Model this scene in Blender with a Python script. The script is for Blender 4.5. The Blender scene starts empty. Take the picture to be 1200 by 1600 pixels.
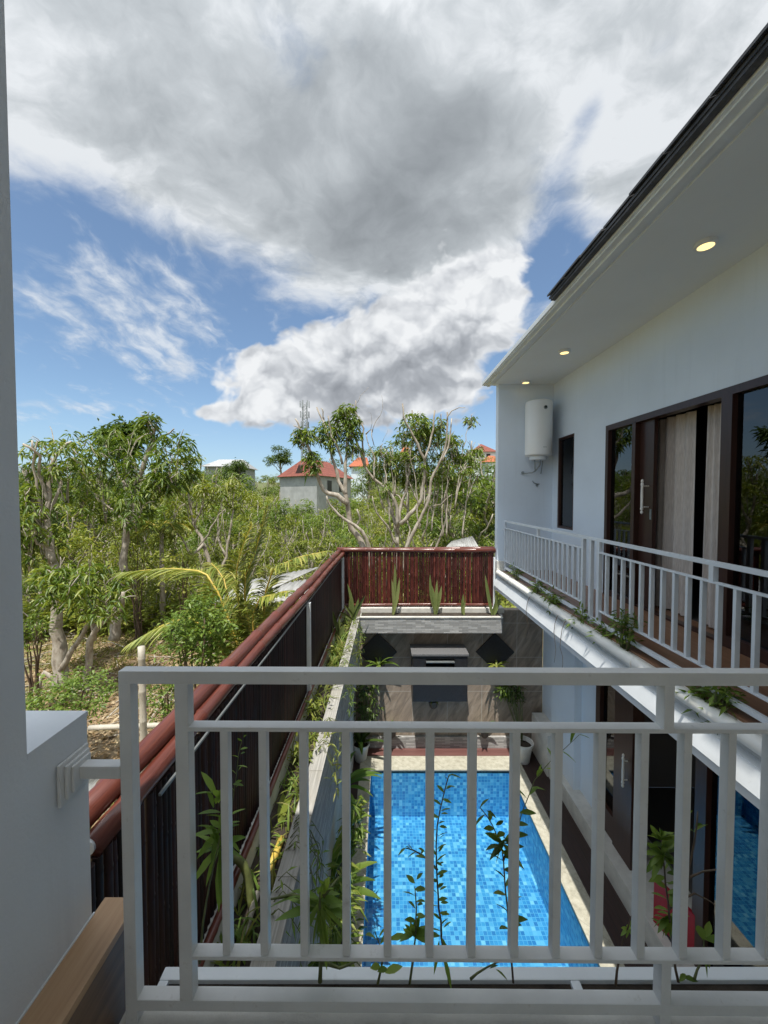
import bpy, bmesh, math, random
import numpy as np
from mathutils import Vector

random.seed(7)
RNG = np.random.default_rng(7)
C = bpy.context.scene.collection
SC = bpy.context.scene
E = 4.5                                   # eye height above the pool deck
R = math.radians

# ------------------------------------------------------------------ camera
PITCH = math.atan(.032)
cam = bpy.data.cameras.new('camera')
co = bpy.data.objects.new('camera', cam)
C.objects.link(co)
cam.sensor_fit = 'VERTICAL'; cam.sensor_height = 36; cam.sensor_width = 27
cam.lens = 36 * 600 / 1600
cam.shift_y = -.003
cam.clip_start = .02; cam.clip_end = 5000
co.location = (0, 0, E)
co.rotation_euler = (R(90) - PITCH, 0, 0)
SC.camera = co

# ------------------------------------------------------------------ light
SUN_DIR = Vector((.085, .36, -1)).normalized()          # the way the light travels
sun = bpy.data.lights.new('sun', 'SUN'); sun.energy = 4.2; sun.angle = R(.5); sun.color = (1, .95, .86)
so = bpy.data.objects.new('sun', sun); C.objects.link(so)
so.rotation_euler = SUN_DIR.to_track_quat('-Z', 'Y').to_euler(); so.location = (0, -5, 30)
SC.view_settings.view_transform = 'Standard'; SC.view_settings.look = 'None'
SC.view_settings.exposure = 0.42; SC.view_settings.gamma = 1
SC.cycles.max_bounces = 10; SC.cycles.transparent_max_bounces = 24
SC.cycles.diffuse_bounces = 5; SC.cycles.glossy_bounces = 4
SC.cycles.caustics_reflective = False; SC.cycles.caustics_refractive = False
SC.cycles.use_denoising = True

class NT:
    """small helper to write node trees"""
    def __init__(s, nt): s.nt = nt; s.n = nt.nodes; s.l = nt.links
    def node(s, t, **kw):
        x = s.n.new(t)
        for k, v in kw.items(): setattr(x, k, v)
        return x
    def put(s, sock, v):
        if isinstance(v, bpy.types.NodeSocket): s.l.new(v, sock)
        elif v is not None: sock.default_value = v
    def math(s, op, a, b=None, c=None, clamp=False):
        x = s.node('ShaderNodeMath', operation=op, use_clamp=clamp)
        s.put(x.inputs[0], a)
        if b is not None: s.put(x.inputs[1], b)
        if c is not None: s.put(x.inputs[2], c)
        return x.outputs[0]
    def vmath(s, op, a, b=None):
        x = s.node('ShaderNodeVectorMath', operation=op)
        s.put(x.inputs[0], a)
        if b is not None: s.put(x.inputs[1], b)
        return x.outputs[0]
    def sep(s, v):
        x = s.node('ShaderNodeSeparateXYZ'); s.put(x.inputs[0], v); return x.outputs
    def comb(s, a, b, c):
        x = s.node('ShaderNodeCombineXYZ')
        for i, v in enumerate((a, b, c)): s.put(x.inputs[i], v)
        return x.outputs[0]
    def noise(s, vec, scale, detail=5, rough=.5, dist=0, col=False, lac=2.0):
        x = s.node('ShaderNodeTexNoise'); s.put(x.inputs['Vector'], vec)
        x.inputs['Scale'].default_value = scale; x.inputs['Detail'].default_value = detail
        x.inputs['Roughness'].default_value = rough; x.inputs['Distortion'].default_value = dist
        x.inputs['Lacunarity'].default_value = lac
        return x.outputs[1 if col else 0]
    def ramp(s, f, stops, interp='LINEAR'):
        x = s.node('ShaderNodeValToRGB'); s.put(x.inputs[0], f)
        cr = x.color_ramp; cr.interpolation = interp
        while len(cr.elements) > 1: cr.elements.remove(cr.elements[-1])
        for i, (p, c) in enumerate(stops):
            e = cr.elements[0] if i == 0 else cr.elements.new(p)
            e.position = p; e.color = (*c, 1)
        return x.outputs[0]
    def mix(s, f, a, b, blend='MIX'):
        x = s.node('ShaderNodeMix', data_type='RGBA', blend_type=blend)
        s.put(x.inputs[0], f)
        s.put(x.inputs[6], (*a, 1) if isinstance(a, tuple) and len(a) == 3 else a)
        s.put(x.inputs[7], (*b, 1) if isinstance(b, tuple) and len(b) == 3 else b)
        return x.outputs[2]
    def smooth(s, v, a, b, lo=0., hi=1.):
        x = s.node('ShaderNodeMapRange', interpolation_type='SMOOTHSTEP')
        s.put(x.inputs[0], v); s.put(x.inputs[1], a); s.put(x.inputs[2], b); s.put(x.inputs[3], lo); s.put(x.inputs[4], hi)
        return x.outputs[0]

# ------------------------------------------------------------------ sky with clouds
def build_world():
    w = bpy.data.worlds.new('World'); SC.world = w; w.use_nodes = True
    t = NT(w.node_tree); t.n.clear()
    out = t.node('ShaderNodeOutputWorld'); bg = t.node('ShaderNodeBackground')
    sky = t.node('ShaderNodeTexSky', sky_type='NISHITA'); sky.sun_disc = False
    sky.sun_elevation = R(70); sky.sun_rotation = R(188); sky.air_density = 1.0; sky.dust_density = .4; sky.ozone_density = 2.0
    d = t.node('ShaderNodeTexCoord').outputs['Generated']
    x, y, z = t.sep(d)[:3]
    yy = t.math('MAXIMUM', y, .12)
    u = t.math('DIVIDE', x, yy); v = t.math('DIVIDE', z, yy)
    zz = t.math('ADD', t.math('MAXIMUM', z, 0.0), .22)
    q = t.comb(t.math('DIVIDE', x, zz), t.math('DIVIDE', y, zz), 0.0)       # flat cloud layer overhead
    def blob(px, py, rx, ry, wgt, ang=0):
        u0, v0 = (px - 600) / 600, (776 - py) / 600
        du = t.math('SUBTRACT', u, u0); dv = t.math('SUBTRACT', v, v0)
        if ang:
            c_, s_ = math.cos(R(ang)), math.sin(R(ang))
            a = t.math('ADD', t.math('MULTIPLY', du, c_), t.math('MULTIPLY', dv, s_))
            b = t.math('SUBTRACT', t.math('MULTIPLY', dv, c_), t.math('MULTIPLY', du, s_))
        else: a, b = du, dv
        a = t.math('DIVIDE', a, rx / 600); b = t.math('DIVIDE', b, ry / 600)
        r2 = t.math('ADD', t.math('MULTIPLY', a, a), t.math('MULTIPLY', b, b))
        return t.math('MULTIPLY', t.math('EXPONENT', t.math('MULTIPLY', r2, -1.0)), wgt)
    def total(lst):
        s = lst[0]
        for k in lst[1:]: s = t.math('ADD', s, k)
        return s
    # ---- high deck
    s_ = t.math('ADD', v, t.math('MULTIPLY', u, .37))
    deck = total([
        t.smooth(s_, .22, .66, -.44, .46),
        blob(150, 440, 230, 55, -.42, -14), blob(60, 400, 120, 50, -.30), blob(300, 500, 150, 45, -.20),
        blob(910, 200, 26, 60, -.52, -25), blob(860, 300, 40, 50, -.34, -20), blob(845, 430, 55, 80, -.75), blob(900, 380, 60, 60, -.30), blob(800, 560, 90, 60, -.45),
        blob(1010, 110, 60, 26, -.20, 30),
        blob(560, 330, 300, 110, .28, -8), blob(200, 230, 330, 110, .2), blob(1050, 250, 160, 150, .2),
        blob(80, 540, 110, 22, .46, -4), blob(265, 515, 85, 34, .42, 10), blob(275, 580, 40, 24, .42), blob(60, 475, 90, 24, .30), blob(170, 420, 90, 20, .45, -15), blob(430, 490, 110, 45, .40), blob(190, 470, 80, 30, .35), blob(760, 380, 60, 40, .1),
        blob(110, 635, 140, 18, .46, -6), blob(760, 640, 110, 40, .10),
    ])
    warp = t.vmath('SCALE', t.vmath('SUBTRACT', t.noise(q, 2.2, 4, .55, col=True), (.5, .5, .5)), None)
    warp.node.inputs['Scale'].default_value = .32
    qw = t.vmath('ADD', q, warp)
    n1 = t.noise(qw, 1.5, 11, .58)
    n1b = t.noise(t.vmath('ADD', qw, (.015, .09, 0)), 1.5, 11, .58)
    nfine = t.noise(qw, 6.5, 8, .62)
    den = t.math('ADD', deck, t.math('MULTIPLY', t.math('SUBTRACT', n1, .5), 1.9))
    den = t.math('ADD', den, t.math('MULTIPLY', t.math('SUBTRACT', nfine, .5), .55))
    a_deck = t.smooth(den, -.14, .40)
    big = t.noise(t.vmath('ADD', q, (3.1, 1.7, 0)), 1.15, 5, .5)
    thick = t.math('ADD', t.smooth(den, .05, 1.3, .06, .66), t.math('MULTIPLY', t.math('SUBTRACT', big, .5), 1.7))
    thick = t.math('ADD', thick, total([blob(620, 330, 260, 60, .10, -5), blob(330, 230, 250, 60, .12, -20), blob(930, 60, 260, 90, -.06), blob(710, 200, 110, 70, .18), blob(500, 290, 90, 40, -.28), blob(60, 300, 150, 80, -.22), blob(1050, 260, 150, 120, -.06), blob(720, 230, 110, 90, .10), blob(640, 90, 200, 70, .05), blob(60, 60, 120, 60, .12)]))
    thick = t.math('ADD', thick, t.math('MULTIPLY', t.math('SUBTRACT', n1b, n1), 3.4))
    thick = t.math('ADD', thick, t.math('MULTIPLY', t.math('SUBTRACT', nfine, .5), -.32), clamp=True)
    c_deck = t.ramp(thick, [(0, (.585, .61, .635)), (.20, (.425, .455, .48)), (.48, (.315, .342, .365)), (.8, (.24, .262, .283)), (1, (.20, .22, .238))])
    # ---- heaped cloud in front
    cp = t.comb(t.math('MULTIPLY', u, 1.0), t.math('MULTIPLY', v, 1.15), 4.2)
    w2 = t.vmath('SCALE', t.vmath('SUBTRACT', t.noise(cp, 6.5, 4, .55, col=True), (.5, .5, .5)), None)
    w2.node.inputs['Scale'].default_value = .12
    cw = t.vmath('ADD', cp, w2)
    def cum(off):
        vec = t.vmath('ADD', cw, (*off, 0)) if off else cw
        vo = t.node('ShaderNodeTexVoronoi', feature='SMOOTH_F1', voronoi_dimensions='2D'); t.put(vo.inputs['Vector'], vec)
        vo.inputs['Scale'].default_value = 7.5; vo.inputs['Detail'].default_value = 3; vo.inputs['Roughness'].default_value = .55; vo.inputs['Smoothness'].default_value = .35
        return t.math('SUBTRACT', t.math('ADD', t.noise(vec, 4.2, 10, .52), .28), t.math('MULTIPLY', vo.outputs['Distance'], .55))
    m1 = cum(None); m2 = cum((-.008, .035))
    heap = total([blob(650, 495, 175, 75, 1.15, 16), blob(735, 425, 80, 45, .95, 20), blob(785, 480, 60, 55, .75), blob(730, 545, 95, 62, .75), blob(690, 620, 80, 34, .5), blob(500, 560, 130, 60, 1.0, 12), blob(410, 580, 60, 40, .8), blob(410, 635, 90, 34, .95, 5), blob(600, 600, 190, 55, .85), blob(335, 645, 42, 12, .95),
                  blob(560, 660, 190, 30, .78), blob(185, 545, 120, 22, .10, -8), blob(690, 600, 60, 50, .30), t.math('MULTIPLY', t.smooth(v, .0, .12), -.36)])
    hd = t.math('ADD', heap, t.math('MULTIPLY', t.math('SUBTRACT', m1, .5), 1.5))
    a_heap = t.math('MULTIPLY', t.smooth(hd, .10, .52), t.smooth(y, .05, .2))
    base_dark = total([blob(650, 565, 150, 50, .42, 8), blob(590, 645, 200, 42, .42), blob(500, 610, 90, 30, .22), blob(710, 520, 60, 40, .20), t.math('MULTIPLY', t.smooth(v, .20, .05), .15)])
    lit = t.math('ADD', t.math('MULTIPLY', t.math('SUBTRACT', m2, m1), -1.35), base_dark)
    lit = t.math('ADD', lit, t.math('MULTIPLY', t.math('SUBTRACT', m1, .45), -.5))
    lit = t.math('ADD', lit, -.02, clamp=True)
    c_heap = t.ramp(lit, [(0, (.66, .675, .69)), (.25, (.53, .55, .575)), (.6, (.32, .34, .37)), (1, (.205, .22, .245))])
    sk = t.vmath('SCALE', sky.outputs[0]); sk.node.inputs['Scale'].default_value = .105
    skt = t.mix(1.0, sk, (1.04, 1.04, 1.0), 'MULTIPLY')
    skt = t.mix(.10, t.mix(1.0, skt, (.90, .99, 1.06), 'MULTIPLY'), (.34, .42, .52))
    low = t.smooth(v, 0.0, .32, .40, 0.0)
    skc = t.mix(low, skt, (.27, .41, .62))
    # small mottled clouds in the blue gap at the left
    nm = t.math('ADD', t.math('MULTIPLY', t.noise(t.vmath('MULTIPLY', qw, (1, .55, 1)), 10.5, 8, .58), .66), t.math('MULTIPLY', n1, .34))
    reg = total([blob(140, 470, 260, 110, .23), blob(260, 545, 110, 70, .08), blob(110, 640, 200, 26, .14), blob(860, 340, 90, 110, .12), t.math('MULTIPLY', t.smooth(v, .02, .2), .04)])
    a_mot = t.math('MULTIPLY', t.smooth(t.math('ADD', nm, reg), .64, .90), .78)
    skc = t.mix(a_mot, skc, t.mix(t.smooth(nm, .45, .65), (.48, .53, .59), (.62, .65, .68)))
    col = t.mix(a_deck, skc, c_deck)
    col = t.mix(a_heap, col, c_heap)
    # the cloud layer glows around the sun (high behind the balcony)
    dp = t.node('ShaderNodeVectorMath', operation='DOT_PRODUCT'); t.put(dp.inputs[0], d); dp.inputs[1].default_value = tuple(-SUN_DIR)
    gl = t.math('ADD', 1.0, t.math('MULTIPLY', t.math('POWER', t.math('MAXIMUM', dp.outputs['Value'], 0.0), 5.0), 2.6))
    col = t.mix(1.0, col, t.comb(gl, gl, gl), 'MULTIPLY')
    t.l.new(col, bg.inputs[0]); bg.inputs[1].default_value = 1.0
    t.l.new(bg.outputs[0], out.inputs[0])
    w.cycles.sampling_method = 'MANUAL'; w.cycles.sample_map_resolution = 512
build_world()

# ------------------------------------------------------------------ pixels of the photo to points in the place
_c, _s = math.cos(PITCH), math.sin(PITCH)
def ray(px, py):
    a = (px - 600) / 600; b = (795.2 - py) / 600
    return Vector((a, _c + b * _s, -_s + b * _c))
def PY(px, py, y): d = ray(px, py); k = y / d.y; return Vector((d.x * k, y, E + d.z * k))
def PZ(px, py, z): d = ray(px, py); k = (z - E) / d.z; return Vector((d.x * k, d.y * k, z))
def PX(px, py, x): d = ray(px, py); k = x / d.x; return Vector((x, d.y * k, E + d.z * k))

# ------------------------------------------------------------------ mesh helpers
class MB:
    def __init__(s): s.v = []; s.f = []; s.n = 0
    def add(s, v, f):
        v = np.asarray(v, float); s.v.append(v)
        s.f += [tuple(i + s.n for i in q) for q in f]; s.n += len(v)
        return s
    def box(s, x0, x1, y0, y1, z0, z1):
        if x1 < x0: x0, x1 = x1, x0
        if y1 < y0: y0, y1 = y1, y0
        if z1 < z0: z0, z1 = z1, z0
        v = [(x0, y0, z0), (x1, y0, z0), (x1, y1, z0), (x0, y1, z0), (x0, y0, z1), (x1, y0, z1), (x1, y1, z1), (x0, y1, z1)]
        return s.add(v, [(0, 3, 2, 1), (4, 5, 6, 7), (0, 1, 5, 4), (1, 2, 6, 5), (2, 3, 7, 6), (3, 0, 4, 7)])
    def quad(s, a, b, c, d): return s.add([a, b, c, d], [(0, 1, 2, 3)])
    def prism_y(s, prof, y0, y1):
        n = len(prof)
        v = [(x, y0, z) for x, z in prof] + [(x, y1, z) for x, z in prof]
        f = [(i, (i + 1) % n, n + (i + 1) % n, n + i) for i in range(n)] + [tuple(range(n))[::-1], tuple(range(n, 2 * n))]
        return s.add(v, f)
    def tube(s, pts, rad, n=8, cap=True):
        pts = [Vector(p) for p in pts]; m = len(pts)
        rad = [rad] * m if not hasattr(rad, '__len__') else rad
        rows = []; ref = None
        for i, p in enumerate(pts):
            t = (pts[min(i + 1, m - 1)] - pts[max(i - 1, 0)]).normalized()
            if ref is None:
                ref = Vector((0, 0, 1)) if abs(t.z) < .9 else Vector((1, 0, 0))
            a = (ref - t * ref.dot(t)).normalized(); b = t.cross(a); ref = a
            rows.append([p + (a * math.cos(2 * math.pi * k / n) + b * math.sin(2 * math.pi * k / n)) * rad[i] for k in range(n)])
        v = [q for r_ in rows for q in r_]
        f = [(i * n + k, i * n + (k + 1) % n, (i + 1) * n + (k + 1) % n, (i + 1) * n + k) for i in range(m - 1) for k in range(n)]
        if cap: f += [tuple(range(n))[::-1], tuple(range((m - 1) * n, m * n))]
        return s.add(v, f)
    def lathe(s, prof, c=(0, 0, 0), n=28):
        v = []; m = len(prof)
        for r_, z in prof:
            for k in range(n): v.append((c[0] + r_ * math.cos(2 * math.pi * k / n), c[1] + r_ * math.sin(2 * math.pi * k / n), c[2] + z))
        f = [(i * n + k, i * n + (k + 1) % n, (i + 1) * n + (k + 1) % n, (i + 1) * n + k) for i in range(m - 1) for k in range(n)]
        f += [tuple(range(n))[::-1], tuple(range((m - 1) * n, m * n))]
        return s.add(v, f)
    def build(s, name, mat, parent=None, smooth=False, bevel=0, auto=None):
        me = bpy.data.meshes.new(name)
        v = np.concatenate(s.v) if s.v else np.zeros((0, 3))
        me.from_pydata(v.tolist(), [], s.f)
        if bevel:
            b = bmesh.new(); b.from_mesh(me)
            bmesh.ops.bevel(b, geom=b.edges[:], offset=bevel, segments=2, affect='EDGES', profile=.7)
            b.to_mesh(me); b.free()
        me.materials.append(mat)
        o = bpy.data.objects.new(name, me); C.objects.link(o)
        if parent:
            o.parent = parent
            if world_loc(parent).length: me.transform(__import__('mathutils').Matrix.Translation(-world_loc(parent)))
        if smooth:
            for p in me.polygons: p.use_smooth = True
            if auto:
                b = bmesh.new(); b.from_mesh(me)
                for e in b.edges:
                    if len(e.link_faces) == 2 and e.calc_face_angle(0) > auto: e.smooth = False
                b.to_mesh(me); b.free()
        me.update()
        return o
def world_loc(o):
    l = o.location.copy()
    while o.parent: o = o.parent; l = l + o.location
    return l
def tag(o, label=None, cat=None, group=None, kind=None):
    for k, v in (('label', label), ('category', cat), ('group', group), ('kind', kind)):
        if v: o[k] = v
    return o
def thing(name, label, cat, loc=(0, 0, 0), group=None):
    o = bpy.data.objects.new(name, None); o.empty_display_size = .2
    C.objects.link(o); o.location = loc
    return tag(o, label, cat, group)
def copy_tree(o, parent=None):
    c = o.copy(); C.objects.link(c)
    if parent: c.parent = parent
    for ch in list(o.children): copy_tree(ch, c)
    return c

# ------------------------------------------------------------------ materials
def new_mat(name):
    m = bpy.data.materials.new(name); m.use_nodes = True
    t = NT(m.node_tree); t.n.clear()
    out = t.node('ShaderNodeOutputMaterial'); p = t.node('ShaderNodeBsdfPrincipled')
    t.l.new(p.outputs[0], out.inputs[0]); t.p = p; t.out = out
    return m, t
def objco(t): return t.node('ShaderNodeTexCoord').outputs['Object']
def pos(t): return t.node('ShaderNodeNewGeometry').outputs['Position']
def bump(t, h, strength=.3, dist=.01):
    b = t.node('ShaderNodeBump'); b.inputs['Strength'].default_value = strength; b.inputs['Distance'].default_value = dist
    t.put(b.inputs['Height'], h); t.l.new(b.outputs[0], t.p.inputs['Normal'])
def paint(name, col, rough=.5, var=.08, scale=3, bumpy=.0, dirt=0., dirtcol=(.25, .23, .2), metal=0., streak=0.):
    m, t = new_mat(name); P = pos(t)
    n = t.noise(P, scale, 6, .6)
    dark = tuple(c * (1 - var * 2) for c in col); lite = tuple(min(1, c * (1 + var)) for c in col)
    c = t.ramp(n, [(.3, dark), (.7, lite)])
    if dirt:
        d = t.smooth(t.noise(P, scale * 4, 8, .7), .58, .78)
        c = t.mix(t.math('MULTIPLY', d, dirt), c, dirtcol)
    if streak:
        sk_ = t.noise(t.vmath('MULTIPLY', P, (7, 7, .35)), 2.2, 6, .65); pt = t.noise(P, .9, 4, .6); sp = t.smooth(t.noise(P, 55, 3, .5), .72, .80)
        c = t.mix(t.math('MULTIPLY', t.math('MULTIPLY', t.smooth(sk_, .52, .75), t.smooth(pt, .4, .6)), streak), c, tuple(k * .62 for k in col))
        c = t.mix(t.math('MULTIPLY', sp, streak * .8), c, tuple(k * .55 for k in col))
    t.l.new(c, t.p.inputs['Base Color']); t.p.inputs['Roughness'].default_value = rough; t.p.inputs['Metallic'].default_value = metal
    if bumpy: bump(t, t.noise(P, 120, 4, .6), bumpy, .004)
    return m
def wood(name, stops, scale=(1, 14, 14), rough=.4, nscale=2.5):
    m, t = new_mat(name); P = pos(t)
    n = t.noise(t.vmath('MULTIPLY', P, scale), nscale, 8, .62, .6)
    n2 = t.noise(t.vmath('MULTIPLY', P, tuple(k * 5 for k in scale)), nscale, 4, .6)
    f = t.math('ADD', t.math('MULTIPLY', n, .75), t.math('MULTIPLY', n2, .25))
    t.l.new(t.ramp(f, stops), t.p.inputs['Base Color']); t.p.inputs['Roughness'].default_value = rough
    bump(t, f, .15, .004)
    return m
M = {}
M['wall'] = paint('white_wall', (.70, .775, .86), .75, .03, 1.3, .25, .10, (.5, .5, .48), streak=.13)
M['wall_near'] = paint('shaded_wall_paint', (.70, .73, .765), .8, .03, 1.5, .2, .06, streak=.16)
M['bounce_wall'] = paint('warm_bounce_wall', (.84, .79, .71), .8, .03, 1.5)
M['soffit'] = paint('soffit_paint', (.80, .845, .88), .7, .02, 1.2, .1)
M['trim'] = paint('white_trim', (.75, .79, .82), .5, .04, 5, .1, .2)
M['rail'] = paint('grey_white_metal_paint', (.71, .715, .71), .42, .05, 9, .12, .55, (.36, .33, .29))
M['rail_far'] = paint('white_metal_paint', (.66, .70, .74), .42, .04, 9, .08, .12, (.32, .30, .27))
M['concrete'] = paint('painted_concrete', (.62, .61, .57), .8, .10, 6, .5, .5)
M['pipe'] = paint('white_plastic_pipe', (.80, .79, .74), .4, .05, 6, 0, .35, (.42, .38, .3))
M['curbwhite'] = paint('whitewashed_curb', (.62, .62, .58), .85, .12, 6, .5, .6, (.2, .19, .15))
M['soil'] = paint('dark_soil', (.05, .038, .028), .95, .3, 14, .8)
M['darkwood'] = wood('dark_brown_frame', [(.2, (.026, .011, .008)), (.8, (.065, .028, .02))], (14, 14, 1), .35)
M['blackstone'] = paint('black_granite', (.022, .022, .025), .35, .2, 40, .1)
M['greystone'] = paint('grey_granite', (.15, .15, .155), .5, .18, 60, .2)
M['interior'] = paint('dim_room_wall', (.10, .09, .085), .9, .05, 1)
M['rooftile'] = paint('dark_roof_tile', (.075, .075, .082), .6, .25, 12, .4, .3, (.2, .2, .2))
M['potwhite'] = paint('white_pot', (.70, .70, .68), .45, .05, 8, .1, .25, (.3, .27, .2))
M['potdark'] = paint('dark_pot', (.035, .033, .032), .5, .15, 8)
M['red'] = paint('red_paint', (.33, .010, .022), .5, .06, 6)
M['steel'] = paint('dull_steel', (.30, .33, .34), .45, .08, 12, .1, .2, metal=.6)
M['heater'] = paint('white_enamel', (.80, .81, .80), .28, .015, 3)
M['blackplastic'] = paint('black_plastic', (.02, .02, .022), .4, .1, 10)
M['chrome'] = paint('pale_ceramic', (.75, .73, .68), .25, .03, 10)
M['balwood'] = wood('balcony_floor_tiles', [(.25, (.13, .062, .035)), (.5, (.24, .125, .07)), (.75, (.33, .19, .115))], (9, 1, 9), .35)
M['ledgewood'] = wood('pale_brown_plank', [(.25, (.32, .185, .095)), (.5, (.45, .28, .155)), (.78, (.55, .37, .225))], (16, 1, 16), .5)
M['ledgeside'] = wood('dark_glossy_plank', [(.25, (.12, .072, .045)), (.75, (.24, .15, .095))], (16, 1, 16), .5)
M['deck'] = None
def deck_mat(name, c0, c1, axis, pitch):
    m, t = new_mat(name); P = pos(t); x, y, z = t.sep(P)[:3]
    a = x if axis == 'x' else y
    k = t.math('DIVIDE', a, pitch); fr = t.math('FRACT', k)
    gap = t.math('MAXIMUM', t.smooth(fr, .06, .0), t.smooth(fr, .94, 1.0))
    cell = t.node('ShaderNodeTexWhiteNoise', noise_dimensions='1D'); t.put(cell.inputs['W'], t.math('FLOOR', k))
    sc = (12, 1.5, 1) if axis == 'x' else (1.5, 12, 1)
    n = t.noise(t.vmath('MULTIPLY', P, sc), 3, 7, .6)
    f = t.math('ADD', t.math('MULTIPLY', n, .7), t.math('MULTIPLY', cell.outputs[0], .3))
    c = t.mix(gap, t.ramp(f, [(.25, c0), (.75, c1)]), tuple(q * .25 for q in c0))
    t.l.new(c, t.p.inputs['Base Color']); t.p.inputs['Roughness'].default_value = .5
    bump(t, t.math('SUBTRACT', 1.0, gap), .5, .006)
    return m
M['deck'] = deck_mat('deck_boards', (.030, .017, .015), (.062, .036, .031), 'x', .09)
M['deckx'] = deck_mat('deck_boards_across', (.11, .045, .04), (.20, .095, .085), 'y', .045)
def mosaic():
    m, t = new_mat('blue_mosaic'); P = t.vmath('SCALE', pos(t)); P.node.inputs['Scale'].default_value = 20
    fl = t.vmath('FLOOR', P); fr = t.vmath('FRACTION', P)
    wn = t.node('ShaderNodeTexWhiteNoise', noise_dimensions='3D'); t.put(wn.inputs[0], fl)
    x, y, z = t.sep(fr)[:3]
    def g(a): return t.math('MAXIMUM', t.math('LESS_THAN', a, .075), t.math('GREATER_THAN', a, .925))
    gr = t.math('MAXIMUM', t.math('MAXIMUM', g(x), g(y)), g(z))
    c = t.ramp(wn.outputs[0], [(0, (.035, .18, .41)), (.30, (.048, .25, .50)), (.62, (.07, .32, .57)), (.84, (.14, .43, .64)), (1, (.28, .57, .72))])
    c = t.mix(t.math('MULTIPLY', gr, .8), c, (.15, .42, .62))
    t.l.new(c, t.p.inputs['Base Color']); t.p.inputs['Roughness'].default_value = .25
    return m
M['mosaic'] = mosaic()
def trim_mosaic():
    m, t = new_mat('dark_waterline_mosaic'); P = t.vmath('SCALE', pos(t)); P.node.inputs['Scale'].default_value = 40
    wn = t.node('ShaderNodeTexWhiteNoise', noise_dimensions='3D'); t.put(wn.inputs[0], t.vmath('FLOOR', P))
    t.l.new(t.ramp(wn.outputs[0], [(0, (.008, .02, .025)), (.6, (.02, .05, .05)), (1, (.12, .16, .14))], 'CONSTANT'), t.p.inputs['Base Color'])
    t.p.inputs['Roughness'].default_value = .3
    return m
M['trimmosaic'] = trim_mosaic()
def water():
    m, t = new_mat('pool_water'); t.n.remove(t.p)
    tr = t.node('ShaderNodeBsdfTransparent'); tr.inputs[0].default_value = (.74, .90, .965, 1)
    gl = t.node('ShaderNodeBsdfGlossy'); gl.inputs['Roughness'].default_value = .02
    fr = t.node('ShaderNodeFresnel'); fr.inputs[0].default_value = 1.33
    b = t.node('ShaderNodeBump'); b.inputs['Strength'].default_value = .5; b.inputs['Distance'].default_value = .03
    P = pos(t)
    h = t.math('ADD', t.noise(P, 5, 3, .5), t.math('MULTIPLY', t.noise(P, 16, 2, .5), .25))
    t.put(b.inputs['Height'], h)
    t.l.new(b.outputs[0], gl.inputs['Normal']); t.l.new(b.outputs[0], fr.inputs['Normal'])
    mx = t.node('ShaderNodeMixShader'); t.l.new(fr.outputs[0], mx.inputs[0]); t.l.new(tr.outputs[0], mx.inputs[1]); t.l.new(gl.outputs[0], mx.inputs[2])
    t.l.new(mx.outputs[0], t.out.inputs[0])
    return m
M['water'] = water()
def glass(name, tint, boost):
    m, t = new_mat(name); t.n.remove(t.p)
    tr = t.node('ShaderNodeBsdfTransparent'); tr.inputs[0].default_value = (*tint, 1)
    gl = t.node('ShaderNodeBsdfGlossy'); gl.inputs['Roughness'].default_value = .0; gl.inputs[0].default_value = (.9, .93, .96, 1)
    fr = t.node('ShaderNodeFresnel'); fr.inputs[0].default_value = boost
    mx = t.node('ShaderNodeMixShader'); t.l.new(fr.outputs[0], mx.inputs[0]); t.l.new(tr.outputs[0], mx.inputs[1]); t.l.new(gl.outputs[0], mx.inputs[2])
    t.l.new(mx.outputs[0], t.out.inputs[0])
    return m
M['glass'] = glass('tinted_glass', (.42, .43, .45), 1.75)
M['glass_low'] = glass('tinted_lower_glass', (.3, .34, .38), 1.8)
def tilewall():
    m, t = new_mat('veined_stone_tiles'); P = pos(t); x, y, z = t.sep(P)[:3]
    v = t.comb(t.math('ADD', x, .10), t.math('ADD', z, .24), 0)
    br = t.node('ShaderNodeTexBrick'); t.put(br.inputs[0], v); br.offset = 0
    for k, q in (('Scale', 1), ('Mortar Size', .004), ('Brick Width', .62), ('Row Height', .62), ('Bias', 0), ('Mortar Smooth', .1)): br.inputs[k].default_value = q
    rot = t.comb(t.math('ADD', x, t.math('MULTIPLY', z, -.6)), t.math('MULTIPLY', t.math('ADD', z, t.math('MULTIPLY', x, .6)), .22), 0)
    n = t.noise(rot, 9, 8, .65, .8)
    c = t.ramp(n, [(.25, (.15, .12, .095)), (.45, (.235, .188, .148)), (.58, (.32, .258, .205)), (.75, (.42, .35, .285))])
    c = t.mix(br.outputs['Fac'], c, (.42, .40, .36))
    t.l.new(c, t.p.inputs['Base Color']); t.p.inputs['Roughness'].default_value = .55
    bump(t, n, .15, .004)
    return m
M['tilewall'] = tilewall()
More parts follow.
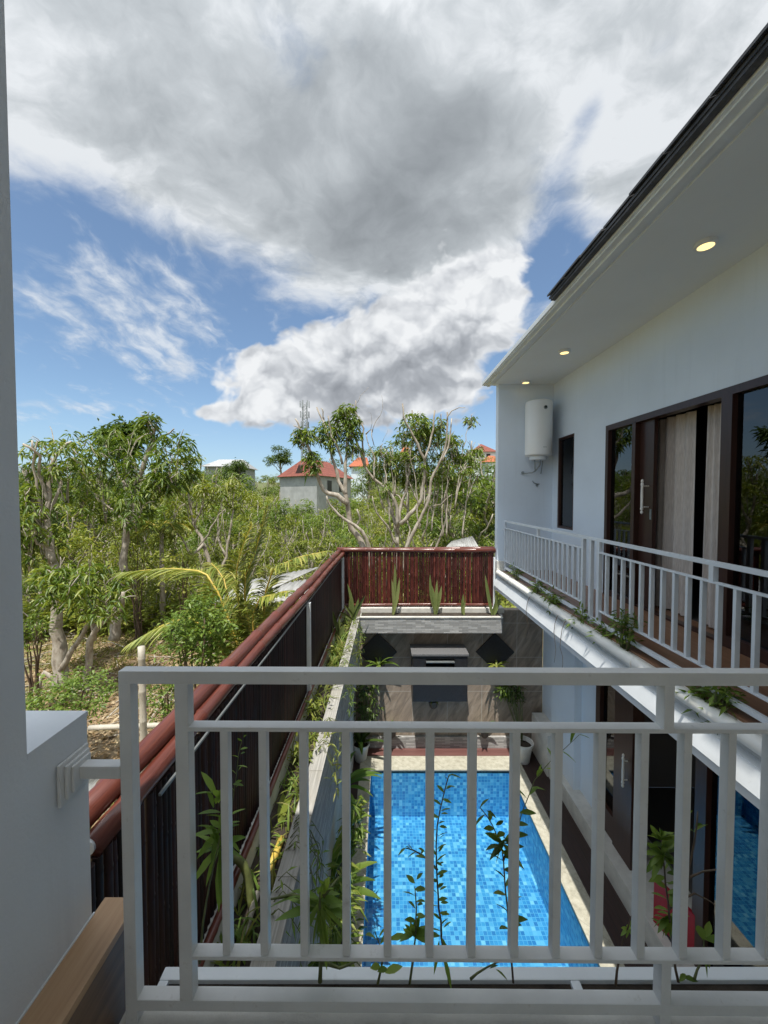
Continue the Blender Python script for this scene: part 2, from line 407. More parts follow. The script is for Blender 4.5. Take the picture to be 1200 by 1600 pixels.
def stackstone(horizontal):
    m, t = new_mat('grey_stacked_stone'); P = pos(t); x, y, z = t.sep(P)[:3]
    v = t.comb(t.math('ADD', x, y), z, 0)
    br = t.node('ShaderNodeTexBrick'); t.put(br.inputs[0], v); br.offset = .37; br.offset_frequency = 2
    for k, q in (('Scale', 1), ('Mortar Size', .0015), ('Brick Width', .16), ('Row Height', .028), ('Bias', -.25), ('Mortar Smooth', .2)): br.inputs[k].default_value = q
    br.inputs['Color1'].default_value = (.30, .30, .295, 1); br.inputs['Color2'].default_value = (.62, .62, .61, 1); br.inputs['Mortar'].default_value = (.12, .12, .12, 1)
    n = t.noise(t.vmath('MULTIPLY', P, (6, 6, 90)), 3, 5, .6)
    c = t.mix(t.math('MULTIPLY', t.smooth(n, .35, .65), .45), br.outputs[0], (.20, .20, .195))
    t.l.new(c, t.p.inputs['Base Color']); t.p.inputs['Roughness'].default_value = .7
    bump(t, br.outputs['Fac'], -.3, .004)
    return m
M['stack'] = stackstone(True)
def captile():
    m, t = new_mat('ribbed_cap_tile'); P = pos(t)
    n = t.noise(t.vmath('MULTIPLY', P, (70, 1.2, 70)), 1.6, 5, .6); n2 = t.noise(P, 5, 6, .65)
    c = t.ramp(n, [(.3, (.22, .215, .20)), (.55, (.36, .35, .325)), (.75, (.48, .47, .44))])
    c = t.mix(t.math('MULTIPLY', t.smooth(n2, .5, .7), .5), c, (.27, .25, .20))
    j = t.math('LESS_THAN', t.math('FRACT', t.math('DIVIDE', t.sep(P)[1], .40)), .012); c = t.mix(j, c, (.15, .14, .12))
    t.l.new(c, t.p.inputs['Base Color']); t.p.inputs['Roughness'].default_value = .8; bump(t, n, .3, .004); return m
M['captile'] = captile()
def stone_coping():
    m, t = new_mat('sandstone_coping'); P = pos(t)
    n = t.noise(P, 14, 8, .7); n2 = t.noise(P, 60, 4, .6)
    c = t.ramp(n, [(.3, (.28, .265, .21)), (.5, (.41, .395, .32)), (.7, (.51, .495, .42))])
    c = t.mix(t.smooth(n2, .6, .75), c, (.28, .25, .19))
    y = t.sep(P)[1]; x = t.sep(P)[0]
    j = t.math('LESS_THAN', t.math('FRACT', t.math('DIVIDE', t.math('ADD', x, y), .6)), .008)
    c = t.mix(j, c, (.2, .19, .16))
    t.l.new(c, t.p.inputs['Base Color']); t.p.inputs['Roughness'].default_value = .8
    bump(t, n2, .3, .004)
    return m
M['coping'] = stone_coping()
def bamboo_mat(name, c0, c1, c2, along, rough=.28):
    m, t = new_mat(name); P = pos(t)
    n = t.noise(t.vmath('MULTIPLY', P, along), 4, 6, .6)
    isl = t.node('ShaderNodeNewGeometry').outputs['Random Per Island']
    f = t.math('ADD', t.math('MULTIPLY', n, .6), t.math('MULTIPLY', isl, .4))
    c = t.ramp(f, [(.2, c0), (.5, c1), (.85, c2)])
    t.l.new(c, t.p.inputs['Base Color']); t.p.inputs['Roughness'].default_value = rough
    t.p.inputs['Coat Weight'].default_value = .08 if rough < .4 else 0; t.p.inputs['Coat Roughness'].default_value = .25
    st = t.noise(t.vmath('MULTIPLY', P, tuple(k * 4 for k in along)), 3, 5, .7); c = t.mix(t.math('MULTIPLY', t.smooth(st, .5, .72), .55), c, tuple(k * .35 for k in c0)); t.l.new(c, t.p.inputs['Base Color'])
    bump(t, n, .12, .004)
    return m
M['bamboo'] = bamboo_mat('varnished_bamboo_rail', (.042, .012, .008), (.115, .031, .021), (.21, .072, .048), (22, 1.0, 22))
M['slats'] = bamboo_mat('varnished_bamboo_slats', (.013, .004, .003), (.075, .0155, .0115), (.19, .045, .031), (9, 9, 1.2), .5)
M['slats_shade'] = bamboo_mat('shade_darkened_bamboo_slats', (.004, .0018, .0016), (.021, .0062, .005), (.062, .019, .015), (9, 9, 1.2), .55)  # same bamboo slats, with the left fence's deep shade put into the colour
M['drybamboo'] = bamboo_mat('dry_pale_bamboo', (.30, .27, .21), (.44, .40, .33), (.55, .52, .45), (9, 9, 1.5), .6)
def fabric():
    m, t = new_mat('beige_curtain'); P = pos(t)
    n = t.noise(t.vmath('MULTIPLY', P, (40, 40, 3)), 4, 3, .5)
    t.l.new(t.ramp(n, [(.3, (.50, .44, .40)), (.7, (.66, .60, .55))]), t.p.inputs['Base Color']); t.p.inputs['Roughness'].default_value = .9
    return m
M['curtain'] = fabric()
def leaf_mat(name, stops, gloss=.42, trans=.35, spec=.4):
    m, t = new_mat(name)
    isl = t.node('ShaderNodeNewGeometry').outputs['Random Per Island']
    oi = t.node('ShaderNodeObjectInfo').outputs['Random']
    f = t.math('ADD', t.math('MULTIPLY', isl, .8), t.math('MULTIPLY', oi, .2))
    c = t.ramp(f, stops)
    t.l.new(c, t.p.inputs['Base Color']); t.p.inputs['Roughness'].default_value = gloss
    t.p.inputs['Specular IOR Level'].default_value = spec
    tl = t.node('ShaderNodeBsdfTranslucent')
    c2 = t.mix(1.0, c, (1.25, 1.25, .55), 'MULTIPLY'); t.l.new(c2, tl.inputs[0])
    mx = t.node('ShaderNodeMixShader'); mx.inputs[0].default_value = trans
    t.l.new(t.p.outputs[0], mx.inputs[1]); t.l.new(tl.outputs[0], mx.inputs[2]); t.l.new(mx.outputs[0], t.out.inputs[0])
    return m
M['leaf_mango'] = leaf_mat('mango_leaves', [(0, (.045, .090, .016)), (.4, (.11, .175, .028)), (.75, (.20, .265, .045)), (1, (.32, .34, .085))])
M['leaf_yellow'] = leaf_mat('yellow_green_leaves', [(0, (.10, .14, .024)), (.45, (.19, .235, .038)), (.8, (.28, .31, .06)), (1, (.40, .37, .12))])
M['leaf_bright'] = leaf_mat('fresh_green_leaves', [(0, (.07, .125, .022)), (.5, (.14, .215, .035)), (1, (.24, .32, .065))])
M['leaf_dark'] = leaf_mat('dark_green_leaves', [(0, (.034, .065, .016)), (.6, (.080, .13, .03)), (1, (.14, .20, .045))])
M['leaf_weed'] = leaf_mat('weed_leaves', [(0, (.12, .20, .04)), (.6, (.20, .30, .06)), (1, (.32, .42, .10))], .5, .4)
M['leaf_palm'] = leaf_mat('palm_leaflets', [(0, (.12, .175, .032)), (.55, (.24, .28, .055)), (1, (.44, .40, .11))], .4, .3)
M['leaf_snake'] = leaf_mat('sword_leaves', [(0, (.07, .11, .035)), (.6, (.15, .19, .06)), (1, (.28, .29, .12))], .4, .1)
M['leaf_dry'] = leaf_mat('dry_leaves', [(0, (.16, .10, .05)), (.5, (.32, .23, .13)), (.9, (.48, .39, .26)), (1, (.55, .50, .38))], .8, .2, .1)
M['grass'] = leaf_mat('grass_blades', [(0, (.09, .13, .025)), (.5, (.20, .22, .05)), (1, (.40, .36, .15))], .7, .3, .1)
M['petiole'] = paint('orange_rachis', (.58, .42, .08), .5, .15, 6)
M['stem'] = paint('green_stem', (.12, .14, .045), .6, .2, 20)
M['stem_brown'] = paint('brown_stem', (.10, .065, .04), .7, .2, 20)
def bark():
    m, t = new_mat('pale_bark'); P = pos(t)
    n = t.noise(t.vmath('MULTIPLY', P, (1, 1, .45)), 9, 8, .65); n2 = t.noise(P, 2.2, 4, .5)
    c = t.ramp(n, [(.28, (.13, .10, .075)), (.44, (.30, .26, .21)), (.60, (.44, .40, .34)), (.8, (.56, .52, .46))])
    c = t.mix(t.math('MULTIPLY', t.smooth(n2, .5, .7), .45), c, (.17, .135, .10))
    t.l.new(c, t.p.inputs['Base Color']); t.p.inputs['Roughness'].default_value = .9
    bump(t, n, .6, .02)
    return m
M['bark'] = bark()
def ground_mat():
    m, t = new_mat('leaf_littered_soil'); P = pos(t)
    n = t.noise(P, .55, 6, .6); n2 = t.noise(P, 7, 8, .7); n3 = t.noise(P, 28, 5, .7)
    c = t.ramp(n2, [(.3, (.10, .068, .04)), (.5, (.25, .18, .11)), (.7, (.38, .29, .18))])
    c = t.mix(t.math('MULTIPLY', t.smooth(n, .46, .60), .75), c, (.15, .17, .05))
    c = t.mix(t.math('MULTIPLY', t.smooth(n3, .55, .7), .5), c, (.45, .37, .25))
    y = t.sep(P)[1]
    c = t.mix(t.smooth(y, 14.0, 24.0, 0, .8), c, (.075, .11, .03))
    t.l.new(c, t.p.inputs['Base Color']); t.p.inputs['Roughness'].default_value = 1
    bump(t, n2, .8, .05)
    return m
M['ground'] = ground_mat()
def corrugated():
    m, t = new_mat('weathered_corrugated_sheet'); P = objco(t)
    n = t.noise(t.vmath('MULTIPLY', P, (2, .5, 1)), 4, 8, .65)
    c = t.ramp(n, [(.3, (.17, .165, .15)), (.5, (.31, .31, .30)), (.75, (.42, .42, .42))])
    t.l.new(c, t.p.inputs['Base Color']); t.p.inputs['Roughness'].default_value = .55
    return m
M['sheet'] = corrugated()
def redroof(name, c0, c1):
    m, t = new_mat(name); P = pos(t); x, y, z = t.sep(P)[:3]
    n = t.noise(P, 3, 6, .6)
    r = t.math('FRACT', t.math('MULTIPLY', z, 4))
    c = t.mix(t.math('MULTIPLY', t.smooth(r, .75, 1), .5), t.ramp(n, [(.3, c0), (.7, c1)]), tuple(k * .4 for k in c0))
    t.l.new(c, t.p.inputs['Base Color']); t.p.inputs['Roughness'].default_value = .8
    return m
M['redroof'] = redroof('red_clay_roof', (.14, .040, .030), (.26, .080, .055))
M['orangeroof'] = redroof('orange_clay_roof', (.30, .085, .04), (.42, .13, .06))
M['greyroof'] = redroof('grey_sheet_roof', (.30, .31, .32), (.42, .43, .44))
M['render_grey'] = paint('bare_grey_render', (.38, .39, .39), .9, .10, 1.5, .2, .4)
M['mast'] = paint('galvanised_mast', (.34, .36, .38), .5, .08, 2, metal=.4)
def glow():
    m, t = new_mat('lamp_diffuser'); t.n.remove(t.p)
    e = t.node('ShaderNodeEmission'); e.inputs[0].default_value = (1, .72, .28, 1); e.inputs[1].default_value = 1.5
    t.l.new(e.outputs[0], t.out.inputs[0]); return m
M['glow'] = glow()
# =================================================================== SETTING: ground, pool, deck
def hgt(x, y):
    d = max(0., y - 16.)
    h = -.12 + .075 * min(d, 130.) + .10 * math.sin(x * .7 + 1) * math.sin(y * .55)
    side = max(0., -x - 30) * .02
    return h + side * min(1, d / 20) + .5 * math.sin(x * .05 + 2) * math.sin(y * .045) * min(1, d / 30)
def build_ground():
    xs = sorted(set([-600, -400, -250, -160, -110, -80, -60, -50] + list(np.arange(-42, -1.0, .8).round(3)) + [-1.0, 8.0] + list(np.arange(9, 42, 1.5)) + [50, 60, 80, 110, 160, 250, 400, 600]))
    xs = [x for x in xs if not (-1.0 < x < 8.0)] + list(np.arange(-.2, 8, .82).round(3)); xs = sorted(xs)
    ys = sorted([-600, -300, -120, -60, -30, -15, -8, -4] + list(np.arange(-3, 6.9, .8).round(3)) + [7.0] + list(np.arange(7.8, 60, .9).round(3)) + list(range(62, 150, 4)) + [160, 200, 260, 350, 500, 800])
    m = MB(); nx, ny = len(xs), len(ys)
    m.v = [np.array([(x, y, hgt(x, y)) for y in ys for x in xs])]
    for j in range(ny - 1):
        for i in range(nx - 1):
            cx = (xs[i] + xs[i + 1]) / 2; cy = (ys[j] + ys[j + 1]) / 2
            if -1.0 < cx < 8.0 and -3.0 < cy < 7.0: continue
            m.f.append((j * nx + i, j * nx + i + 1, (j + 1) * nx + i + 1, (j + 1) * nx + i))
    m.n = nx * ny
    tag(m.build('ground', M['ground'], smooth=True), kind='structure')
build_ground()

YW = 6.8          # face of the far garden wall
PXL, PXR, PYF, PYN = -.225, 2.075, 6.175, 1.925
CXL, CXR, CYF, CYN = -.40, 2.30, 6.50, 1.75
# pool: tiled basin, dark waterline trim, coping
pool = thing('swimming_pool', 'blue mosaic tiled swimming pool set in the narrow courtyard below the balcony', 'swimming pool', (0.9, 4.0, 0))
zb = -.775
b = MB()
b.quad((PXL, PYN, zb), (PXR, PYN, zb), (PXR, PYF, zb), (PXL, PYF, zb))
b.quad((PXL, PYF, zb), (PXR, PYF, zb), (PXR, PYF, -.05), (PXL, PYF, -.05))
b.quad((PXL, PYN, -.05), (PXR, PYN, -.05), (PXR, PYN, zb), (PXL, PYN, zb))
b.quad((PXL, PYN, zb), (PXL, PYF, zb), (PXL, PYF, -.05), (PXL, PYN, -.05))
b.quad((PXR, PYN, -.05), (PXR, PYF, -.05), (PXR, PYF, zb), (PXR, PYN, zb))
b.build('basin', M['mosaic'], pool)
b = MB(); z0, z1 = -.05, -.004
b.quad((PXL, PYF, z0), (PXR, PYF, z0), (PXR, PYF, z1), (PXL, PYF, z1)); b.quad((PXL, PYN, z1), (PXR, PYN, z1), (PXR, PYN, z0), (PXL, PYN, z0))
b.quad((PXL, PYN, z0), (PXL, PYF, z0), (PXL, PYF, z1), (PXL, PYN, z1)); b.quad((PXR, PYN, z1), (PXR, PYF, z1), (PXR, PYF, z0), (PXR, PYN, z0))
b.build('waterline_tiles', M['trimmosaic'], pool)
b = MB()
b.box(CXL, PXL + .012, CYN, CYF, -.004, .02); b.box(PXR - .012, CXR, CYN, CYF, -.004, .02)
b.box(PXL + .012, PXR - .012, PYF - .012, CYF, -.004, .02); b.box(PXL + .012, PXR - .012, CYN, PYN + .012, -.004, .02)
b.build('coping', M['coping'], pool, bevel=.004)
m = MB(); nx_, ny_ = 1, 1
m.quad((PXL, PYN, -.03), (PXR, PYN, -.03), (PXR, PYF, -.03), (PXL, PYF, -.03))
tag(m.build('water', M['water']), kind='structure')
# steel ladder rail of the pool just peeping up at the near right corner
lad = thing('pool_ladder', 'curved steel handrail of the pool steps at the near right corner of the water', 'handrail', (1.86, 3.3, 0))
b = MB(); 
for dx in (0, .0): pass
pts = [(1.80, 3.36, -.55), (1.80, 3.36, .0)] + [(1.80 + .13 * (1 - math.cos(a)), 3.36, .0 + .13 * math.sin(a)) for a in np.linspace(.2, math.pi, 8)] 
b.tube(pts, .016, 10); b.build('handrail', M['steel'], lad, smooth=True)
b = MB(); b.tube([(1.80, 3.06, -.55), (1.80, 3.06, .0)] + [(1.80 + .13 * (1 - math.cos(a)), 3.06, .0 + .13 * math.sin(a)) for a in np.linspace(.2, math.pi, 8)], .016, 10); b.build('handrail', M['steel'], lad, smooth=True)
b = MB(); b.tube([(1.80, 3.06, -.2), (1.80, 3.36, -.2)], .014, 8); b.build('rung', M['steel'], lad, smooth=True)
# deck
b = MB(); zt = -.012
b.box(CXR, 2.66, -2.9, YW, -.09, zt); b.box(-.95, CXL, -2.9, YW, -.09, zt)
b.box(CXL, CXR, -2.9, CYN, -.09, zt)
tag(b.build('deck', M['deck']), kind='structure')
b = MB(); b.box(CXL, CXR, CYF, YW, -.09, zt)
tag(b.build('deck', M['deckx']), kind='structure')

# =================================================================== far garden wall
gw = thing('garden_wall', 'brown veined stone tile wall closing the far end of the pool courtyard', 'wall', (.9, 6.95, 0))
b = MB(); b.box(-.92, 2.845, YW, YW + .16, -.1, 2.47); b.build('tile_facing', M['tilewall'], gw)
b = MB(); b.box(-.38, 2.30, YW - .05, YW - .003, -.05, .19); b.build('stone_skirting', M['stack'], gw)
for px, nm in ((590, 'left'), (773, 'right')):
    c = PY(px, 1018, YW)
    b = MB(); r_ = .345
    b.add([(c.x - r_, YW - .03, c.z), (c.x, YW - .03, c.z - r_), (c.x + r_, YW - .03, c.z), (c.x, YW - .03, c.z + r_), (c.x - r_, YW - .001, c.z), (c.x, YW - .001, c.z - r_), (c.x + r_, YW - .001, c.z), (c.x, YW - .001, c.z + r_)],
          [(0, 1, 2, 3), (0, 4, 5, 1), (1, 5, 6, 2), (2, 6, 7, 3), (3, 7, 4, 0)])
    b.build('diamond_panel', M['blackstone'], gw)
# water spout box
sp = thing('water_feature', 'dark granite water spout box with grey slab top on the far stone wall', 'water feature', (.93, YW, 1.5))
yf = 6.35
zt = PY(690, 1022, yf).z; xl = PY(645, 1022, yf).x; xr = PY(731, 1022, yf).x
b = MB(); b.box(xl - .02, xr + .02, yf - .01, YW - .002, zt - .035, zt); b.build('slab_top', M['greystone'], sp, bevel=.004)
zb_ = 1.05; sx0, sx1 = xl + .22, xr - .22; sz0, sz1 = zt - .26, zt - .09
b = MB(); b.box(xl, sx0, yf + .01, YW - .002, zb_, zt - .037); b.box(sx1, xr, yf + .01, YW - .002, zb_, zt - .037)
b.box(sx0, sx1, yf + .01, YW - .002, zb_, sz0); b.box(sx0, sx1, yf + .01, YW - .002, sz1, zt - .037); b.box(sx0, sx1, yf + .2, YW - .002, sz0, sz1)
b.build('box', M['blackstone'], sp)
b = MB(); b.box(sx0 + .004, sx1 - .004, yf - .03, yf + .19, sz1 - .05, sz1 - .035); b.build('spout', M['steel'], sp, bevel=.003)

# far planter (box in front of the bamboo screen)
pb = thing('planter', 'long cantilevered grey stacked stone planter box below the far bamboo screen', 'planter', (.8, 6.65, 2.16))
bx0, bx1, by, bz0, bz1 = -.415, 2.02, 6.5, 2.165, 2.425
b = MB()
b.add([(bx0, by, bz0), (bx1, by, bz0), (bx1 + .10, YW - .002, bz0), (bx0, YW - .002, bz0), (bx0, by, bz1), (bx1, by, bz1), (bx1 + .10, YW - .002, bz1), (bx0, YW - .002, bz1)],
      [(0, 3, 2, 1), (0, 1, 5, 4), (1, 2, 6, 5), (3, 0, 4, 7), (4, 5, 6, 7)])
b.build('box', M['stack'], pb)
b = MB(); b.box(bx0, bx1 + .012, by - .012, by + .05, bz1 + .001, bz1 + .02); b.box(bx0, 2.14, YW - .03, YW + .16, bz1 + .001, bz1 + .09); b.build('rim', M['concrete'], pb, bevel=.003)
b = MB(); b.box(bx0 + .02, bx1, by + .05, YW - .032, bz1 + .001, bz1 + .012); b.build('soil', M['soil'], pb)

# left planter wall running along the bamboo fence
SK = .0135          # the left boundary leans a little towards the house
def LX(x, y): return x + SK * (y - 4.0)
def skew_box(mb, x0, x1, y0, y1, z0, z1, n=1):
    v = [(LX(x0, y0), y0, z0), (LX(x1, y0), y0, z0), (LX(x1, y1), y1, z0), (LX(x0, y1), y1, z0), (LX(x0, y0), y0, z1), (LX(x1, y0), y0, z1), (LX(x1, y1), y1, z1), (LX(x0, y1), y1, z1)]
    mb.add(v, [(0, 3, 2, 1), (4, 5, 6, 7), (0, 1, 5, 4), (1, 2, 6, 5), (2, 3, 7, 6), (3, 0, 4, 7)])
pl = thing('planter', 'raised planter trough full of weeds running along the left bamboo fence', 'planter', (-.6, 4, 0))
PXW = -.448
b = MB(); skew_box(b, PXW - .015, PXW, 1.0, 6.49, 1.62, 2.43); skew_box(b, PXW - .10, PXW - .015, 1.0, 6.49, 1.62, 1.66); b.build('stone_facing', M['stack'], pl)
b = MB(); skew_box(b, PXW - .105, PXW + .006, 1.0, 6.49, 2.432, 2.455); b.build('wall_cap', M['captile'], pl, bevel=.003)
b = MB(); skew_box(b, -.82, PXW - .10, 1.0, 6.79, -.05, 2.28); b.build('wall_core', M['concrete'], pl)
b = MB(); skew_box(b, -.745, PXW - .125, 1.0, 6.79, 2.282, 2.36); b.build('soil', M['soil'], pl)

# =================================================================== bamboo fences
def bamboo_pole(mb, a, b_, r, node=.42, n=12, seed=0, wob=.006):
    rr = random.Random(seed); a, b_ = Vector(a), Vector(b_); L = (b_ - a).length; d = (b_ - a) / L
    ts = [0]; t = rr.uniform(.1, node)
    while t < L - .05: ts += [t - .018, t - .006, t + .006, t + .018]; t += node * rr.uniform(.85, 1.15)
    ts.append(L)
    pts, rad = [], []
    for i, q in enumerate(ts):
        mid = (i % 4)
        k = 1.0
        if 0 < i < len(ts) - 1: k = (1.0, 1.0, 1.075, 1.05)[(i) % 4] if False else {1: .985, 2: 1.10, 3: 1.06, 0: .985}[i % 4]
        pts.append(a + d * q + Vector((math.sin(q * 2.3 + seed) * wob, 0, math.cos(q * 1.9 + seed * 2) * wob)))
        rad.append(r * k * (1 - .04 * q / L))
    mb.tube(pts, rad, n)
def slat_panel(mb, p0, p1, z0, z1, pitch=.034, r=.0165, seed=1, gap=.0):
    rr = random.Random(seed); p0, p1 = Vector(p0), Vector(p1); L = (p1 - p0).length; d = (p1 - p0) / L
    s = r
    while s < L - r * .5:
        rad = r * rr.uniform(.86, 1.06); b0 = p0 + d * s
        lean = rr.uniform(-.012, .012)
        zt = z1 + rr.uniform(-.02, .0)
        k = int((z1 - z0) / .3); pts = []; rads = []
        ph = rr.uniform(0, .3)
        pts.append((b0.x, b0.y, z0)); rads.append(rad)
        zz = z0 + ph
        while zz < zt - .04:
            f = (zz - z0) / (z1 - z0); c = b0 + d * lean * f
            if zz > z0 + .03:
                pts += [(c.x, c.y, zz - .01), (c.x, c.y, zz), (c.x, c.y, zz + .01)]; rads += [rad, rad * 1.1, rad]
            zz += rr.uniform(.24, .34)
        c = b0 + d * lean
        pts.append((c.x, c.y, zt)); rads.append(rad * .97)
        mb.tube(pts, rads, 7)
        s += 2 * rad + (-.003 if rr.random() < .62 else rr.uniform(.0, .0065))
fl = thing('bamboo_fence', 'dark red varnished bamboo fence running along the left side beside the trees', 'fence', (-.85, 4, 2.4))
FX = -.80
b = MB(); slat_panel(b, (LX(FX, 1.0), 1.0, 0), (LX(FX, 6.83), 6.83, 0), 2.50, 3.46, seed=3); b.build('slat_panel', M['slats_shade'], fl, smooth=True, auto=.9)
b = MB(); bamboo_pole(b, (LX(-.882, .96), .96, 3.525), (LX(-.835, 6.9), 6.9, 3.525), .043, seed=5); b.build('top_rail', M['bamboo'], fl, smooth=True)
b = MB(); bamboo_pole(b, (LX(-.822, 1.085), 1.085, 3.484), (LX(-.772, 6.86), 6.86, 3.484), .036, seed=8)
b.build('top_rail', M['bamboo'], fl, smooth=True)
b = MB(); b.tube([(LX(-.822, 1.077), 1.077, 3.484), (LX(-.822, 1.088), 1.088, 3.484)], .024, 14); b.build('end_plug', M['trim'], fl, smooth=True, auto=.6)
b = MB(); bamboo_pole(b, (LX(-.755, 1.0), 1.0, 2.515), (LX(-.745, 6.8), 6.8, 2.515), .02, seed=12); b.build('bottom_rail', M['bamboo'], fl, smooth=True)
b = MB(); skew_box(b, -.777, -.767, 1.35, 6.8, 3.421, 3.431); b.build('steel_rail', M['steel'], fl)
for y in (3.86, 6.74):
    b = MB(); b.box(LX(-.782, y) , LX(-.742, y), y - .02, y + .02, 2.36, 3.425); b.build('post', M['trim'], fl, bevel=.002)
b = MB(); skew_box(b, -.86, -.745, 1.0, 6.84, 2.20, 2.495); b.build('curb', M['curbwhite'], fl)

ff = thing('bamboo_fence', 'red brown varnished bamboo screen standing across the far end above the planter', 'fence', (.6, 6.9, 2.47))
b = MB(); slat_panel(b, (-.74, 6.90, 0), (1.985, 6.90, 0), 2.50, 3.52, pitch=.04, r=.0195, seed=21); b.build('slat_panel', M['slats'], ff, smooth=True, auto=.9)
b = MB(); bamboo_pole(b, (-.80, 6.885, 3.535), (2.0, 6.885, 3.535), .043, seed=31); b.build('top_rail', M['bamboo'], ff, smooth=True)
b = MB(); bamboo_pole(b, (-.86, 6.97, 3.535), (2.0, 6.97, 3.545), .043, seed=32); b.build('top_rail', M['bamboo'], ff, smooth=True)
b = MB(); bamboo_pole(b, (-.70, 6.86, 2.555), (1.97, 6.86, 2.555), .026, seed=33); b.build('bottom_rail', M['bamboo'], ff, smooth=True)
b = MB(); b.box(1.955, 1.985, 6.81, 6.84, 2.52, 3.42); b.build('post', M['trim'], ff, bevel=.002)

# =================================================================== the house on the right
hs = thing('house', 'white two storey villa wing with long balcony, sliding doors and overhanging roof on the right', 'house', (2.98, 3, 0))
FXU, FXD = 2.98, 2.85
FL = 3.18; CEIL = 6.47
YB = -2.6
b = MB()
T = .16
b.box(FXU, FXU + T, 6.609, YW, FL, CEIL); b.box(FXU, FXU + T, 6.047, 6.609, 5.496, CEIL); b.box(FXU, FXU + T, 6.047, 6.609, FL, 3.965)
b.box(FXU, FXU + T, 5.175, 6.047, FL, CEIL); b.box(FXU, FXU + T, .9, 5.175, 5.445, CEIL); b.box(FXU, FXU + T, YB, .9, FL, CEIL)
b.box(2.012, 7.2, YW, YW + .15, 2.84, CEIL + .08)            # return wall at the far end
b.box(2.012, 2.10, YW - .01, YW, 3.02, 3.30) 
b.build('upper_wall', M['wall'], hs)
b = MB(); b.box(2.0, 2.13, YW - .03, YW + .1, 3.12, 3.36); b.build('corner_block', M['concrete'], hs, bevel=.008)
b = MB()
b.box(FXD, FXD + T, 6.42, YW, -.05, 2.84); b.build('lower_wall', M['wall'], hs)
b = MB(); b.box(FXD, FXD + T, 5.03, 6.27, -.05, 2.84)
b.box(FXD + .10, FXD + T, 6.27, 6.42, -.05, 2.84)
b.build('lower_wall', M['wall'], hs)
b = MB(); b.box(FXD, FXD + T, YB, .6, -.05, 2.84); b.build('lower_wall', M['wall'], hs)
b = MB(); b.box(FXD - .10, FXD + .001, 5.45, 6.20, .2, 2.838); b.build('pilaster', M['wall'], hs)
b = MB(); b.box(2.65, FXD, YB, 6.05, -.05, .24); b.box(FXD, 3.3, YB, 5.03, .10, .237); b.build('step', M['concrete'], hs, bevel=.004)
b = MB(); b.box(2.63, FXD - .002, 6.05, 6.72, -.05, .66); b.build('plinth', M['concrete'], hs, bevel=.006)
# floor slab and its moulded edge
b = MB(); b.box(2.07, 7.2, YB, YW, 2.86, FL - .004); b.build('floor_slab', M['concrete'], hs)
b = MB(); b.box(2.105, FXU + .3, YB, YW - .002, FL - .004, FL + .012); b.build('balcony_floor', M['balwood'], hs)
b = MB(); b.prism_y([(2.068, 3.05), (1.995, 3.05), (1.955, 2.925), (1.985, 2.92), (1.985, 2.845), (3.0, 2.845), (3.0, 2.862), (2.068, 2.862)][::-1], YB, YW - .004); b.build('slab_moulding', M['trim'], hs)
b = MB(); b.tube([(2.028, YB, 3.155), (2.028, 1.0, 3.155), (2.028, 3.0, 3.157), (2.028, 5.0, 3.153), (2.028, YW - .03, 3.155)], .046, 18)
for y in (1.6, 3.05, 4.5, 5.95): b.tube([(2.028, y, 3.155), (2.028, y + .07, 3.155)], .050, 18)
b.build('gutter_pipe', M['pipe'], hs, smooth=True, auto=.7)
# soffit, cornice, roof
b = MB(); b.box(1.94, FXU + T, YB, YW + .10, CEIL, CEIL + .05); b.build('soffit', M['soffit'], hs)
b = MB()
b.box(1.895, 1.94, YB, YW + .13, CEIL + .012, CEIL + .05); b.box(1.84, 1.895, YB, YW + .15, CEIL - .004, CEIL + .05); b.box(1.785, 1.84, YB, YW + .17, CEIL + .016, CEIL + .06); b.box(1.765, 1.785, YB, YW + .19, CEIL + .03, CEIL + .085)
b.build('cornice', M['trim'], hs, bevel=.003)
b = MB(); b.box(1.785, 7.2, YB, YW + .17, CEIL + .062, CEIL + .082); b.build('flat_roof', M['concrete'], hs)
b = MB(); sl = .42
prof = [(1.70, 6.50), (1.70, 6.562), (5.5, 6.562 + 3.8 * sl), (5.5, 6.50 + 3.8 * sl)]
b.prism_y([(1.705, 6.536), (1.705, 6.558), (5.5, 6.558 + 3.795 * sl), (5.5, 6.536 + 3.795 * sl)], YB, 4.04)
b.build('roof', M['rooftile'], hs)
b = MB(); y = 4.03
rr = random.Random(4)
while y > YB:
    dz = rr.uniform(-.005, .006); dx = rr.uniform(-.012, .008)
    b.add([(1.69 + dx, y - .325, 6.560 + dz), (1.69 + dx, y - .003, 6.560 + dz), (2.1, y - .003, 6.728 + dz), (2.1, y - .325, 6.728 + dz), (1.69 + dx, y - .325, 6.578 + dz), (1.69 + dx, y - .003, 6.578 + dz), (2.1, y - .003, 6.746 + dz), (2.1, y - .325, 6.746 + dz)],
          [(0, 3, 2, 1), (4, 5, 6, 7), (0, 1, 5, 4), (1, 2, 6, 5), (2, 3, 7, 6), (3, 0, 4, 7)])
    y -= .33
b.build('eave_tiles', M['rooftile'], hs)
b = MB(); b.box(1.715, 1.76, YB, 4.02, 6.515, 6.537); b.build('fascia_board', M['rooftile'], hs)
